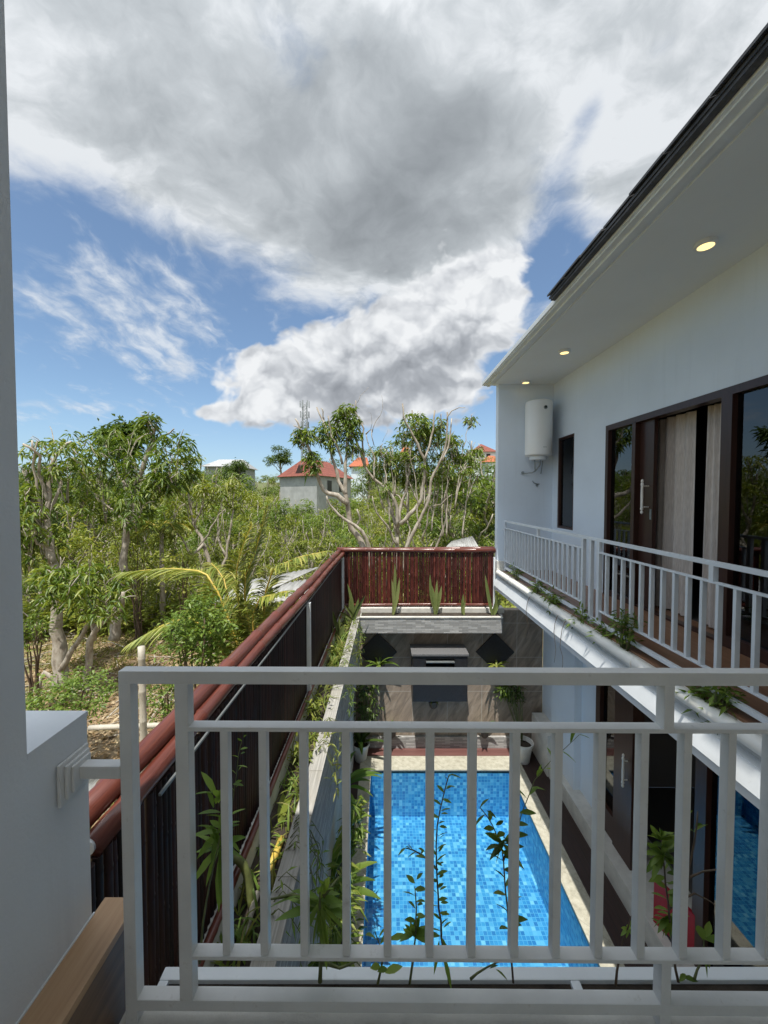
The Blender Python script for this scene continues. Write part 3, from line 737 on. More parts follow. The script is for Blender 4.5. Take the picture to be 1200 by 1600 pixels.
# rooms behind the glass
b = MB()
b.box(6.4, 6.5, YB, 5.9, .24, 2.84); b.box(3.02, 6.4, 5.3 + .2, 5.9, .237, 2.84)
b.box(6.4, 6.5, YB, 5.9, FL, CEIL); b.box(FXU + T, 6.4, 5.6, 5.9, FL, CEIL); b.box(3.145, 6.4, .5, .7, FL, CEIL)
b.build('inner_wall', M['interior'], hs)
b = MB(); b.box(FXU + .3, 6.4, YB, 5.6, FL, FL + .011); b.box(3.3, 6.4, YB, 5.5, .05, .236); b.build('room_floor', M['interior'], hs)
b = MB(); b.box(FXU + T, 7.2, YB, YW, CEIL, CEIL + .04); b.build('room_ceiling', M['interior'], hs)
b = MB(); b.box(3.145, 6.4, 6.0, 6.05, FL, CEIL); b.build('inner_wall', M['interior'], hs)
# narrow upper window
w = MB(); x0, x1 = FXU + .01, FXU + .09
w.box(x0, x1, 6.047, 6.087, 3.965, 5.496); w.box(x0, x1, 6.569, 6.609, 3.965, 5.496); w.box(x0, x1, 6.087, 6.569, 5.456, 5.496); w.box(x0, x1, 6.087, 6.569, 3.965, 4.005)
wf = w.build('window', M['darkwood'], hs)
w = MB(); w.box(x0 + .035, x0 + .041, 6.087, 6.569, 4.005, 5.456); w.build('pane', M['glass'], wf)
# upper sliding door
D0, D1, DB, DT = .9, 5.172, FL + .013, 5.444
w = MB(); a0, a1 = FXU - .012, FXU + .10
w.box(a0, a1, 5.112, D1, DB, DT); w.box(a0, a1, D0, 5.112, DT - .07, DT); w.box(a0, a1, 4.56, 4.62, DB, DT - .07); w.box(a0, a1, 3.30, 3.405, DB, DT - .07)
w.box(a0, a1, .9, .97, DB, DT - .07)
w.box(a0, a1, .97, 3.30, DB, DB + .10); w.box(a0, a1, 4.62, 5.112, DB, DB + .06); w.box(a0 + .03, a1, 3.405, 4.56, DB, DB + .02)
df = w.build('sliding_door', M['darkwood'], hs)
w = MB(); w.box(a0 + .05, a0 + .056, 4.62, 5.112, DB + .06, DT - .07); w.build('pane', M['glass'], df)
w = MB(); w.box(a0 + .05, a0 + .056, .97, 3.30, DB + .10, DT - .07); w.build('pane', M['glass'], df)
w = MB(); w.box(a1 - .05, a1 - .006, 4.33, 4.559, DB + .022, DT - .072); w.build('door_leaf', M['darkwood'], df)
w = MB(); hx = a1 - .125
hp = [(.004, -.20), (.012, -.19), (.016, -.175), (.009, -.16), (.016, -.15), (.018, -.14), (.013, -.12), (.015, 0), (.013, .12), (.018, .14), (.016, .15), (.009, .16), (.016, .175), (.012, .19), (.004, .20)]
w.lathe(hp, (hx, 4.40, 4.5), 14); w.tube([(hx, 4.40, 4.38), (a1 - .05, 4.40, 4.38)], .008, 8); w.tube([(hx, 4.40, 4.62), (a1 - .05, 4.40, 4.62)], .008, 8)
w.build('handle', M['chrome'], df, smooth=True, auto=.9)
w = MB(); w.box(a1 - .056, a1 - .05, 4.345, 4.37, 4.24, 4.36); w.build('lock_plate', M['steel'], df)
# lower doors
w = MB(); c0, c1 = FXD - .03, FXD + .08; LB, LT = .243, 2.838
w.box(c0, c1, 4.93, 5.028, LB, LT); w.box(c0, c1, 4.58, 4.93, LB, LB + .30); w.box(c0, c1, .6, 4.93, LT - .05, LT); w.box(c0 - .02, c1, 4.24, 4.58, LB, LT - .05); w.box(c0, c1, 3.28, 3.40, LB, LT - .05); w.box(c0, c1, .6, .7, LB, LT - .05)
w.box(c0, c1, .7, 3.28, LB, LB + .05)
ld = w.build('lower_sliding_door', M['darkwood'], hs)
w = MB(); w.box(c0 + .05, c0 + .056, 4.58, 4.93, LB + .30, LT - .05); w.build('pane', M['glass_low'], ld)
w = MB(); w.box(c0 + .05, c0 + .056, .7, 3.28, LB + .05, LT - .05); w.build('pane', M['glass_low'], ld)
w = MB(); w.lathe(hp, (c0 - .07, 4.32, 1.35), 12); w.tube([(c0 - .07, 4.32, 1.24), (c0 - .02, 4.32, 1.24)], .008, 8); w.tube([(c0 - .07, 4.32, 1.46), (c0 - .02, 4.32, 1.46)], .008, 8)
w.build('handle', M['chrome'], ld, smooth=True, auto=.9)
w = MB(); w.box(FXD + .02, FXD + .05, 6.27, 6.42, .2, 2.84); w.build('slit_window', M['blackstone'], hs)

def curtain(y0, y1, x, z0, z1, label, amp=.05, wl=.125, seed=0):
    rr = random.Random(seed); n = int((y1 - y0) / .008); b = MB(); v = []; f = []
    for i in range(n + 1):
        y = y0 + (y1 - y0) * i / n
        ph = 2 * math.pi * (y - y0) / wl + .9 * math.sin(y * 5 + seed)
        o = math.sin(ph) * amp * (.75 + .25 * math.sin(y * 13 + seed))
        for j in range(5):
            k = j / 4; v.append((x + o * (.6 + .4 * (1 - k)), y + .02 * math.sin(ph * .5) * (1 - k), z0 + (z1 - z0) * k))
    for i in range(n):
        for j in range(4): a = i * 5 + j; f.append((a, a + 5, a + 6, a + 1))
    b.add(v, f); o = b.build('curtain', M['curtain'], smooth=True)
    return tag(o, label, 'curtain')
curtain(4.04, 4.60, 3.25, FL + .03, 5.40, 'beige curtain hanging in the open doorway beside the pale door handle', seed=1)
curtain(3.66, 3.86, 3.24, FL + .03, 5.40, 'narrow bunched beige curtain just left of the large fixed glass pane', amp=.03, wl=.07, seed=2)
curtain(1.2, 3.48, 3.27, FL + .03, 5.40, 'pale curtain drawn behind the large tinted pane at the right edge', seed=3)
curtain(1.0, 3.1, 3.12, .27, 2.75, 'curtain behind the lower glass pane that mirrors the pool', seed=4)

# ceiling lamps under the eave
for (x, y, lab) in ((2.497, 3.043, 'large round lit downlight on the soffit nearest the camera'), (2.438, 5.253, 'middle lit downlight of the three on the soffit'), (2.42, 6.62, 'smallest farthest lit downlight near the end wall corner')):
    L = thing('ceiling_light', lab, 'ceiling light', (x, y, CEIL), 'round downlights under the eave')
    b = MB(); b.lathe([(.076, -.001), (.076, -.028), (.069, -.032), (.056, -.032), (.056, -.024)], (x, y, CEIL)); b.build('frame', M['trim'], L, smooth=True, auto=.6)
    b = MB(); b.lathe([(.054, -.027), (.054, -.031), (.03, -.0315)], (x, y, CEIL)); b.build('diffuser', M['glow'], L)
# water heater
wh = thing('water_heater', 'white cylindrical water heater tank on the return wall under the far eave', 'water heater', (2.63, 6.58, 5.2))
hc = (2.63, 6.575, 0)
b = MB(); b.lathe([(.10, 5.185), (.19, 5.19), (.212, 5.205), (.218, 5.24), (.218, 6.065), (.21, 6.10), (.18, 6.118), (.02, 6.128)], hc, 48); b.build('tank', M['heater'], wh, smooth=True, auto=.7)
b = MB(); b.lathe([(.12, 5.12), (.14, 5.13), (.14, 5.186)], hc, 32); b.build('base_cap', M['trim'], wh, smooth=True, auto=.7)
a = math.atan2(-1, .12); dx, dy = math.cos(a), math.sin(a)
cx, cy = hc[0] + dx * .217, hc[1] + dy * .217
b = MB(); b.tube([(cx - dx * .01, cy - dy * .01, 5.97), (cx + dx * .008, cy + dy * .008, 5.97)], .032, 20); dl = b.build('dial', M['steel'], wh, smooth=True, auto=.6)
b = MB(); b.tube([(cx + dx * .0085, cy + dy * .0085, 5.976), (cx + dx * .011, cy + dy * .011, 5.976)], .022, 16); b.build('dial_face', M['blackplastic'], dl, smooth=True, auto=.6)
b = MB(); tx, ty = -dy, dx; q0 = (hc[0] + dx * .2195, hc[1] + dy * .2195)
b.add([(q0[0] - tx * .035, q0[1] - ty * .035 , 5.315), (q0[0] + tx * .03, q0[1] + ty * .03, 5.315), (q0[0] + tx * .03, q0[1] + ty * .03, 5.323), (q0[0] - tx * .035, q0[1] - ty * .035, 5.323)], [(0, 1, 2, 3)])
b.build('badge', M['steel'], wh)
b = MB(); b.tube([(2.57, 6.57, 5.13), (2.575, 6.58, 5.03), (2.60, 6.62, 4.95), (2.59, 6.70, 4.92), (2.50, 6.76, 4.915), (2.45, 6.79, 4.92)], .011, 8); b.tube([(2.67, 6.57, 5.13), (2.665, 6.58, 5.04), (2.62, 6.62, 4.96), (2.60, 6.66, 4.93)], .011, 8); b.tube([(2.76, 6.70, 5.13), (2.76, 6.74, 5.0), (2.755, 6.76, 4.9)], .009, 8)
b.build('hose', M['steel'], wh, smooth=True)
b = MB(); b.tube([(2.445, 6.775, 4.92), (2.445, 6.798, 4.92)], .025, 14); b.build('wall_fitting', M['steel'], wh, smooth=True, auto=.6); b = MB(); b.tube([(2.70, 6.775, 4.70), (2.70, 6.798, 4.70)], .02, 12); b.build('wall_fitting', M['steel'], wh, smooth=True, auto=.6)
b = MB(); b.tube([(2.62, 6.785, 4.78), (2.64, 6.785, 4.745), (2.68, 6.785, 4.73), (2.74, 6.785, 4.72)], .008, 6); b.build('cable', M['steel'], wh, smooth=True)
b = MB(); b.box(2.50, 2.76, 6.78, 6.798, 5.9, 6.0); b.build('bracket', M['steel'], wh)

# railing of the right balcony
rl = thing('balcony_railing', 'white painted metal railing along the edge of the right hand balcony', 'railing', (2.13, 4, FL))
RX = 2.13; t_ = .018
def rbox(nm, y0, y1, z0, z1, hx=t_, bev=.002):
    b = MB(); b.box(RX - hx, RX + hx, y0, y1, z0, z1); return b.build(nm, M['rail_far'], rl, bevel=bev)
ZT1, ZT0, ZM1, ZM0, ZL1, ZL0, ZB1, ZB0 = 4.085, 4.055, 3.955, 3.942, 3.378, 3.366, 3.268, 3.238
rbox('top_rail', .9, 6.74, ZT0, ZT1)
rbox('bottom_rail', .9, 6.74, ZB0, ZB1)
rbox('post', 6.705, 6.74, FL + .013, ZT0 + .002)
rbox('post', 4.06, 4.10, ZB1 - .002, ZT0 + .002); rbox('post', 3.905, 3.945, FL + .013, ZT0 + .002); rbox('post', 3.755, 3.80, ZB1 - .002, ZT0 + .002)
rbox('mid_rail', 4.10, 6.705, ZM0, ZM1); rbox('lower_rail', 4.10, 6.705, ZL0, ZL1)
rbox('mid_rail', .94, 3.755, ZM0, ZM1); rbox('lower_rail', .94, 3.755, ZL0, ZL1)
rbox('stub_post', 5.27, 5.30, ZM1 - .001, ZT0 + .001); rbox('stub_post', 5.27, 5.30, ZB1 - .001, ZL0 + .001)
rbox('stub_post', 2.45, 2.485, ZM1 - .001, ZT0 + .001); rbox('stub_post', 2.45, 2.485, ZB1 - .001, ZL0 + .001)
y = 6.60
while y > 4.15: rbox('baluster', y - .011, y + .011, ZL1 - .001, ZM0 + .001, .016, .0015); y -= .1225
y = 3.645
while y > 1.0: rbox('baluster', y - .011, y + .011, ZL1 - .001, ZM0 + .001, .016, .0015); y -= .1225
b = MB(); b.box(RX - .02, RX + .01, 6.735, 6.79, 3.90, 3.93); b.build('wall_bracket', M['rail_far'], rl)

# =================================================================== the balcony we stand on
ho = thing('house', 'plastered wall with a low end and plank ledge at the left edge', 'house', (-.75, 0, 3.17))
WX = -.752
b = MB(); b.box(WX - .20, WX, -2.6, .792, 3.0, 6.47); b.box(WX - .20, WX - .0005, .792, .955, 2.6, 3.945); b.build('wall', M['wall_near'], ho)
b = MB(); b.box(WX - .206, WX + .0, .7925, .958, 3.9455, 3.957); b.build('ledge_cap', M['wall_near'], ho)
b = MB(); b.box(WX + .001, WX + .092, -.6, 1.0, 3.402, 3.422); lg = b.build('plank_ledge', M['ledgewood'], ho, bevel=.001)
b = MB(); b.box(WX + .003, WX + .088, -.6, .997, 3.13, 3.401); b.build('plank_side', M['ledgeside'], lg)
b = MB(); b.box(WX + .0005, WX + .004, -.6, .96, 3.4215, 3.426); b.build('grout_line', M['trim'], ho)
b = MB(); b.box(WX - .2, 2.0, -2.6, .93, 2.86, 3.17); b.box(WX - .1, 2.0, .93, 1.012, 2.86, 2.999); b.build('floor_slab', M['concrete'], ho)
b = MB(); b.box(WX + .10, 2.0, .76, .93, 3.171, 3.205); b.build('curb', M['concrete'], ho, bevel=.004)
z1 = PY(600, 1531, .985).z
b = MB(); b.box(-.60, 2.0, .985, 1.014, 3.0, z1); b.box(-.60, -.575, .931, .985, 3.0, z1 - .001); b.box(.497, .522, .931, .985, 3.0, z1 - .001); b.build('trough', M['trim'], ho, bevel=.003)
b = MB(); b.box(-.575, 2.0, .931, .985, 3.0, z1 - .012); b.build('soil', M['soil'], ho)
b = MB(); b.box(WX - .2, 1.6, -2.6, .93, 6.471, 6.6); b.build('roof', M['soffit'], ho)
b = MB(); b.box(.9, 2.98, -2.75, -2.6, 3.17, 6.47); b.box(WX, .9, -2.75, -2.6, 5.4, 6.47); b.build('unseen_back_wall', M['bounce_wall'], ho)  # unseen wall; its opening and warm tint shape the light on the near railing

# near railing
nr = thing('balcony_railing', 'grey white painted metal railing close in front of the camera across the pool view', 'railing', (0, .92, 3.17))
Y0, Y1 = .90, .929
KX = .0035                               # it runs a touch closer on the right
def nbox(nm, x0, x1, z0, z1, y0=Y0, y1=Y1, bev=.0025):
    def sh(x): return -KX * (x + .6) * 2
    b = MB(); b.box(x0, x1, y0, y1, z0, z1)
    v = b.v[0]; v[:, 1] += -2 * KX * (v[:, 0] + .6)
    return b.build(nm, M['rail'], nr, bevel=bev)
zt1 = PY(203, 1049, .9).z; zt0 = PY(203, 1069, .9).z; zm1 = PY(203, 1136, .9).z; zm0 = PY(203, 1143, .9).z
zl1 = PY(203, 1494, .9).z; zl0 = PY(203, 1500, .9).z; zb1 = PY(203, 1563, .9).z; zb0 = PY(203, 1580, .9).z
xa0, xa1 = PY(184, 1050, .9).x, PY(203, 1050, .9).x; xb0, xb1 = PY(272, 1060, .9).x, PY(293, 1060, .9).x
XR = 1.35
nbox('post', xa0, xa1, 3.171, zt0 + .001); nbox('post', xb0, xb1, zb1 - .001, zt0 + .001)
nbox('top_rail', xa0, XR, zt0, zt1); nbox('bottom_rail', xa1 - .001, XR, zb0, zb1)
nbox('mid_rail', xb1 - .001, XR, zm0, zm1); nbox('lower_rail', xb1 - .001, XR, zl0, zl1)
for i, px in enumerate((348, 408, 471, 537.5, 602.5, 669, 735, 802, 867.5, 934, 1000, 1066, 1134, 1199, 1265, 1331, 1397, 1463)):
    x = PY(px + 3, 1300, .9).x; nbox('baluster', x - .0095, x + .0095, zl1 - .001, zm0 + .001, Y0 + .003, Y1 - .002, .002)
for px in (1034,):
    x = PY(px + 8, 1100, .9).x; nbox('stub_post', x - .012, x + .012, zm1 - .001, zt0 + .001)
    x = PY(px + 3, 1530, .9).x; nbox('stub_post', x - .012, x + .012, zb1 - .001, zl0 + .001)
    nbox('stub_post', x - .014, x + .014, 3.206, zb0 + .001)
# stub to the wall with moulded plate
z_ = PY(95, 1207, .895).z
b = MB(); b.box(WX + .02, xa0 + .001, Y0 - .002, Y1 - .004, z_ - .019, z_ + .012); b.build('wall_arm', M['rail'], nr, bevel=.003)
b = MB(); zc = z_ - .002
for (h, d0, d1) in ((.058, .001, .009), (.046, .009, .017), (.036, .017, .024)):
    b.box(WX + d0, WX + d1, .915 - h * .95, .915 + h * .55, zc - h, zc + h * .72)
b.build('wall_plate', M['rail'], nr, bevel=.003)
# =================================================================== vegetation helpers
def unit(a): return a / np.maximum(np.linalg.norm(a, axis=-1, keepdims=True), 1e-9)
class Leaves:
    """collects folded leaf blades as real triangles (numpy), one island per leaf"""
    def __init__(s): s.V = []; s.F = []; s.n = 0
    def add(s, o, d, L, W, droop=.25, fold=.25, segs=1):
        o = np.asarray(o, float); n = len(o)
        if n == 0: return s
        d = unit(np.asarray(d, float)); L = np.broadcast_to(L, n).astype(float)[:, None]; W = np.broadcast_to(W, n).astype(float)[:, None]
        up = np.array([0, 0, 1.]) + RNG.normal(0, .35, (n, 3))
        side = unit(np.cross(d, up)); nor = unit(np.cross(side, d))
        dr = np.broadcast_to(droop, n).astype(float)[:, None]
        down = np.array([0, 0, -1.])
        if segs == 1:
            b = o; t = o + d * L + down * dr * L
            m = o + d * L * .45 + down * dr * L * .22
            l = m + side * W * .5 + nor * W * fold; r = m - side * W * .5 + nor * W * fold
            v = np.stack([b, l, t, r], 1).reshape(-1, 3)
            k = np.arange(n)[:, None] * 4 + s.n
            f = np.concatenate([k + np.array([[0, 1, 2]]), k + np.array([[0, 2, 3]])])
            s.n += 4 * n
        else:
            pts = []
            prof = [(0, .12), (.22, .72), (.5, 1.0), (.78, .62), (1, .03)]
            for tt, w in prof:
                c = o + d * L * tt + down * dr * L * tt * tt
                pts += [c + side * W * .5 * w + nor * W * fold * w, c, c - side * W * .5 * w + nor * W * fold * w]
            v = np.stack(pts, 1).reshape(-1, 3); kk = 15
            k = np.arange(n)[:, None] * kk + s.n; f = []
            for i in range(4):
                for j in (0, 1):
                    a = i * 3 + j
                    f.append(k + np.array([[a, a + 1, a + 4]])); f.append(k + np.array([[a, a + 4, a + 3]]))
            f = np.concatenate(f); s.n += kk * n
        s.V.append(v); s.F.append(f); return s
    def strip(s, pts, W, nor_hint=(0, 0, 1), fold=.15):
        """one long blade along a polyline"""
        P = np.asarray(pts, float); m = len(P); W = np.asarray(W, float)
        T = unit(np.gradient(P, axis=0)); side = unit(np.cross(T, np.asarray(nor_hint, float) + RNG.normal(0, .05, 3))); nor = np.cross(side, T)
        l = P + side * W[:, None] * .5 + nor * W[:, None] * fold; r = P - side * W[:, None] * .5 + nor * W[:, None] * fold
        v = np.stack([l, P, r], 1).reshape(-1, 3); f = []
        for i in range(m - 1):
            for j in (0, 1):
                a = i * 3 + j; f += [(a, a + 1, a + 4), (a, a + 4, a + 3)]
        s.V.append(v); s.F.append(np.array(f) + s.n); s.n += 3 * m; return s
    def build(s, name, mat, parent=None):
        V = np.concatenate(s.V); F = np.concatenate(s.F).astype(np.int32)
        if parent is not None: V = V - np.array(world_loc(parent))
        me = bpy.data.meshes.new(name)
        me.vertices.add(len(V)); me.vertices.foreach_set('co', V.ravel().astype(np.float32))
        me.loops.add(F.size); me.loops.foreach_set('vertex_index', F.ravel())
        me.polygons.add(len(F)); me.polygons.foreach_set('loop_start', np.arange(0, F.size, 3, dtype=np.int32)); me.polygons.foreach_set('loop_total', np.full(len(F), 3, np.int32))
        me.update(calc_edges=True); me.validate()
        me.materials.append(mat)
        o = bpy.data.objects.new(name, me); C.objects.link(o)
        if parent: o.parent = parent
        return o
def ellipsoid(n, c, r, shell=.0):
    d = unit(RNG.normal(size=(n, 3))); k = RNG.random((n, 1)) ** (1 / 3)
    k = shell + (1 - shell) * k
    return np.asarray(c) + d * k * np.asarray(r)
def rosettes(lv, centres, per, L, W, spread=.09, up=.35, droop=.55, outward=None):
    """tufts of long hanging leaves (mango like) at the given twig ends"""
    n = len(centres); c = np.repeat(np.asarray(centres), per, 0)
    d = RNG.normal(size=(n * per, 3)); d[:, 2] = d[:, 2] * .45 + up * .4
    d = unit(d)
    o = c + d * spread * RNG.random((n * per, 1)) + RNG.normal(0, spread * .35, (n * per, 3))
    lv.add(o, d, L * RNG.uniform(.6, 1.15, n * per), W * RNG.uniform(.7, 1.15, n * per), droop * RNG.uniform(.4, 1.5, n * per), .18)
def limb(mb, pts, r0, r1, seed=0, n=8, wob=.05):
    """a tapering, slightly crooked limb through the points"""
    rr = random.Random(seed); P = [Vector(p) for p in pts]; out = []; 
    for i in range(len(P) - 1):
        k = max(2, int((P[i + 1] - P[i]).length / .22)); k = min(k, 7)
        for j in range(k):
            t = j / k
            p0 = P[max(i - 1, 0)]; p1 = P[i]; p2 = P[i + 1]; p3 = P[min(i + 2, len(P) - 1)]
            q = .5 * ((2 * p1) + (p2 - p0) * t + (2 * p0 - 5 * p1 + 4 * p2 - p3) * t * t + (3 * p1 - p0 - 3 * p2 + p3) * t ** 3)
            w = wob * (0 if i + j == 0 else 1)
            out.append(q + Vector((rr.gauss(0, w), rr.gauss(0, w), rr.gauss(0, w * .5))))
    out.append(P[-1]); m = len(out)
    rad = [(r0 + (r1 - r0) * (i / (m - 1)) ** .8) * (1 + rr.uniform(-.07, .07)) for i in range(m)]
    mb.tube(out, rad, n); return out
def px_limb(mb, pxs, y0, y1, r0, r1, seed, wob=.02, n=8):
    """pxs: points measured on the photo, carried to depth y0..y1 (metres)"""
    m = len(pxs); pts = []
    for i, (px, py) in enumerate(pxs):
        y = y0 + (y1 - y0) * i / max(1, m - 1); pts.append(PY(px, py, y))
    return limb(mb, pts, r0, r1, seed, n, wob)
def px_mass(px, py, rx, ry, y, ry_depth=None):
    c = PY(px, py, y); k = y / 600
    return c, (rx * k, (ry_depth or rx * k), ry * k)
def sprigs(mb, centres, r=.012, seed=0, back=.35):
    rr = random.Random(seed)
    for c in centres:
        c = Vector(c); d = Vector((rr.gauss(0, 1), rr.gauss(0, 1), -1.2)).normalized() * back
        mb.tube([c + d, c + d * .4 + Vector((rr.gauss(0, .03), rr.gauss(0, .03), 0)), c], [r * 1.5, r * 1.2, r * .7], 5)

# ------------------------------------------------------------------- named trees of the left orchard
def tree(name, label, base, limbs, masses, leafmat, per=11, L=.17, W=.045, group=None, y=None, dens=70, twig=True, droop=.55, kr=1.):
    t = thing(name, label, 'tree', base, group)
    mb = MB()
    for i, (pxs, y0, y1, r0, r1) in enumerate(limbs): px_limb(mb, pxs, y0, y1, r0 * .85 * kr, r1 * .8 * kr, i * 7 + len(limbs))
    lv = Leaves(); allc = []; W *= 1.2; droop *= 1.5
    for (px, py, rx, ry, yy, den) in masses:
        c, r = px_mass(px, py, rx, ry, yy)
        vol = max(6, int(den)); cs = ellipsoid(vol, c, r, .25); allc.append(cs)
        rosettes(lv, cs, per, L, W, droop=droop)
    if twig:
        for cs in allc: sprigs(mb, cs[::4], .009, len(cs), .3)
    rq = random.Random(len(limbs) * 13)
    for (px, py, rx, ry, yy, den) in masses:                    # bare twigs poking out of the leaf clumps
        for k in range(3):
            a = rq.uniform(.2, 2.9); c = PY(px, py, yy); k2 = yy / 600; q = PY(px + math.cos(a) * rx * 1.15, py - math.sin(a) * ry * 1.2, yy + rq.uniform(-.3, .3)); limb(mb, [c + Vector((0, 0, -ry * k2)), c.lerp(q, .5) + Vector((rq.gauss(0, .05), 0, 0)), q], .02, .008, k, 5, .012)
    mb.build('trunk', M['bark'], t, smooth=True)
    lv.build('crown', leafmat, t)
    return t
gz = lambda x, y: hgt(x, y)
# tree at the far left: thick pale trunk with a cut stub
b0 = PY(95, 1062, 9.2)
tree('pruned_tree', 'tall pale trunked tree with drooping dark leaves nearest the left wall edge', b0, [
    ([(96, 1075), (90, 1000), (87, 940), (80, 870), (64, 825), (48, 775), (38, 735)], 9.2, 9.5, .21, .06),
    ([(82, 880), (76, 810), (76, 745), (96, 700), (112, 690)], 9.3, 9.8, .11, .03),
    ([(64, 825), (58, 770), (52, 728), (58, 690)], 9.4, 9.1, .06, .02),
    ([(76, 790), (60, 740), (62, 712), (36, 694)], 9.5, 9.0, .05, .035), ([(52, 704), (50, 688)], 9.1, 9.1, .03, .025),
    ([(76, 800), (95, 770), (92, 735), (62, 700)], 9.5, 9.9, .05, .015),
    ([(80, 850), (60, 850), (42, 820)], 9.3, 9.0, .05, .02),
    ([(92, 1050), (112, 1018), (138, 975), (147, 945)], 9.2, 8.9, .10, .04),
    ([(138, 1080), (140, 1020), (148, 985), (190, 950), (192, 925)], 9.1, 8.7, .12, .04), ([(148, 1000), (143, 960), (140, 930)], 9.0, 8.8, .06, .03),
    ([(96, 1075), (70, 1050), (60, 1085)], 9.2, 9.0, .09, .06)],
    [(66, 815, 38, 60, 9.3, 48), (92, 708, 46, 36, 9.7, 40), (45, 840, 22, 55, 9.2, 40), (105, 760, 40, 35, 9.9, 26), (138, 915, 56, 34, 8.9, 84), (170, 940, 38, 28, 8.7, 36), (95, 900, 30, 25, 8.9, 26), (44, 760, 18, 40, 9.4, 22)],
    M['leaf_mango'], per=11, L=.20, W=.043)
b0 = PY(180, 985, 11)
tree('pruned_tree', 'tall leaning tree whose topmost leafy tuft rises above the others at left', b0, [
    ([(178, 1000), (188, 930), (194, 870), (200, 820), (206, 775), (222, 735), (232, 705), (238, 680), (244, 668)], 11, 11.2, .17, .055),
    ([(236, 692), (252, 684), (266, 676), (272, 670)], 11.2, 11, .045, .02),
    ([(206, 775), (188, 745), (172, 715), (165, 695)], 11.2, 11.6, .06, .02), ([(212, 755), (236, 740), (260, 720)], 11.1, 10.9, .05, .015),
    ([(200, 820), (180, 800), (150, 775), (140, 745)], 11.1, 11.5, .05, .015), ([(200, 830), (222, 800), (214, 770)], 11.1, 10.8, .05, .02)],
    [(150, 718, 40, 46, 11.5, 66), (196, 700, 46, 32, 11.6, 40), (272, 722, 34, 46, 10.9, 76), (238, 668, 18, 18, 11.1, 14), (232, 655, 12, 10, 11.1, 8), (165, 775, 40, 42, 11.5, 34), (212, 795, 26, 36, 10.8, 36), (250, 755, 20, 22, 10.9, 30), (128, 770, 20, 40, 11.6, 20), (218, 735, 26, 30, 11.2, 26)],
    M['leaf_mango'], per=11, L=.21, W=.043)
b0 = PY(330, 925, 13)
tree('pruned_tree', 'slender many stemmed pruned tree with sparse yellow leaves behind the palm', b0, [
    ([(335, 930), (330, 890), (318, 850), (304, 820), (296, 780), (290, 740)], 13, 13.3, .10, .035), ([(318, 850), (300, 868), (284, 840), (262, 822)], 13, 12.8, .06, .02),
    ([(310, 860), (325, 835), (342, 805), (352, 795)], 13, 13, .05, .02), ([(336, 915), (352, 870), (360, 820), (366, 770)], 13, 13.5, .07, .025), ([(304, 820), (316, 790), (322, 760)], 13.1, 13.3, .05, .02), ([(352, 870), (340, 830), (346, 782)], 13.2, 13.4, .05, .02)],
    [(295, 735, 30, 26, 13.3, 24), (268, 810, 24, 30, 12.8, 22), (330, 760, 36, 22, 13.4, 30), (300, 790, 30, 40, 13.5, 26), (360, 770, 30, 26, 13.6, 26)],
    M['leaf_yellow'], per=10, L=.2, W=.05)
# ---- central pruned trees beyond the far screen (points read in an enlarged crop)
z = lambda a: [(430 + x * .29167, 600 + y * .29167) for x, y in a]
b0 = PY(*z([(480, 960)])[0], 12.6); 
tree('pruned_tree', 'bare limbed pruned tree rising left of centre behind the corner of the bamboo fence', b0, [
    (z([(490, 1000), (470, 865), (410, 770), (388, 680), (382, 600), (370, 480), (378, 380), (388, 300), (400, 240)]), 12.6, 12.8, .16, .035),
    (z([(388, 640), (330, 600), (262, 570), (225, 490), (200, 390), (160, 290), (128, 235), (108, 186)]), 12.6, 12.2, .11, .03),
    (z([(140, 250), (118, 230), (98, 222)]), 12.2, 12.2, .03, .015),
    (z([(378, 590), (345, 520), (318, 440), (296, 350), (280, 270), (262, 200), (222, 125)]), 12.7, 13.1, .085, .03), (z([(262, 190), (252, 150), (246, 130)]), 13.1, 13.1, .03, .02),
    (z([(360, 430), (335, 340), (305, 280), (285, 170)]), 12.8, 12.5, .05, .02),
    (z([(510, 1000), (500, 865), (430, 760), (340, 700), (295, 650), (275, 600)]), 12.5, 12.1, .10, .03), (z([(430, 770), (452, 720), (438, 670)]), 12.5, 12.3, .05, .03)],
    [(430 + 390 * .29167, 600 + 165 * .29167, 19, 16, 12.8, 46), (430 + 400 * .29167, 600 + 250 * .29167, 18, 17, 12.8, 34), (430 + 285 * .29167, 600 + 255 * .29167, 19, 20, 13, 46), (430 + 150 * .29167, 600 + 285 * .29167, 17, 14, 12.2, 32), (430 + 195 * .29167, 600 + 420 * .29167, 13, 18, 12.2, 26), (430 + 410 * .29167, 600 + 350 * .29167, 10, 14, 12.8, 12), (430 + 310 * .29167, 600 + 330 * .29167, 9, 10, 12.8, 8)],
    M['leaf_mango'], per=9, L=.19, W=.05)
_q = random.Random(5); FINE = []
for _k in range(22):
    _x = _q.uniform(590, 725); FINE.append((_x, _q.uniform(770, 850), (_x - 660) * .45 + _q.uniform(-16, 16), _q.uniform(55, 130), _q.uniform(-.3, .8)))
b0 = PY(*z([(660, 980)])[0], 13.4)
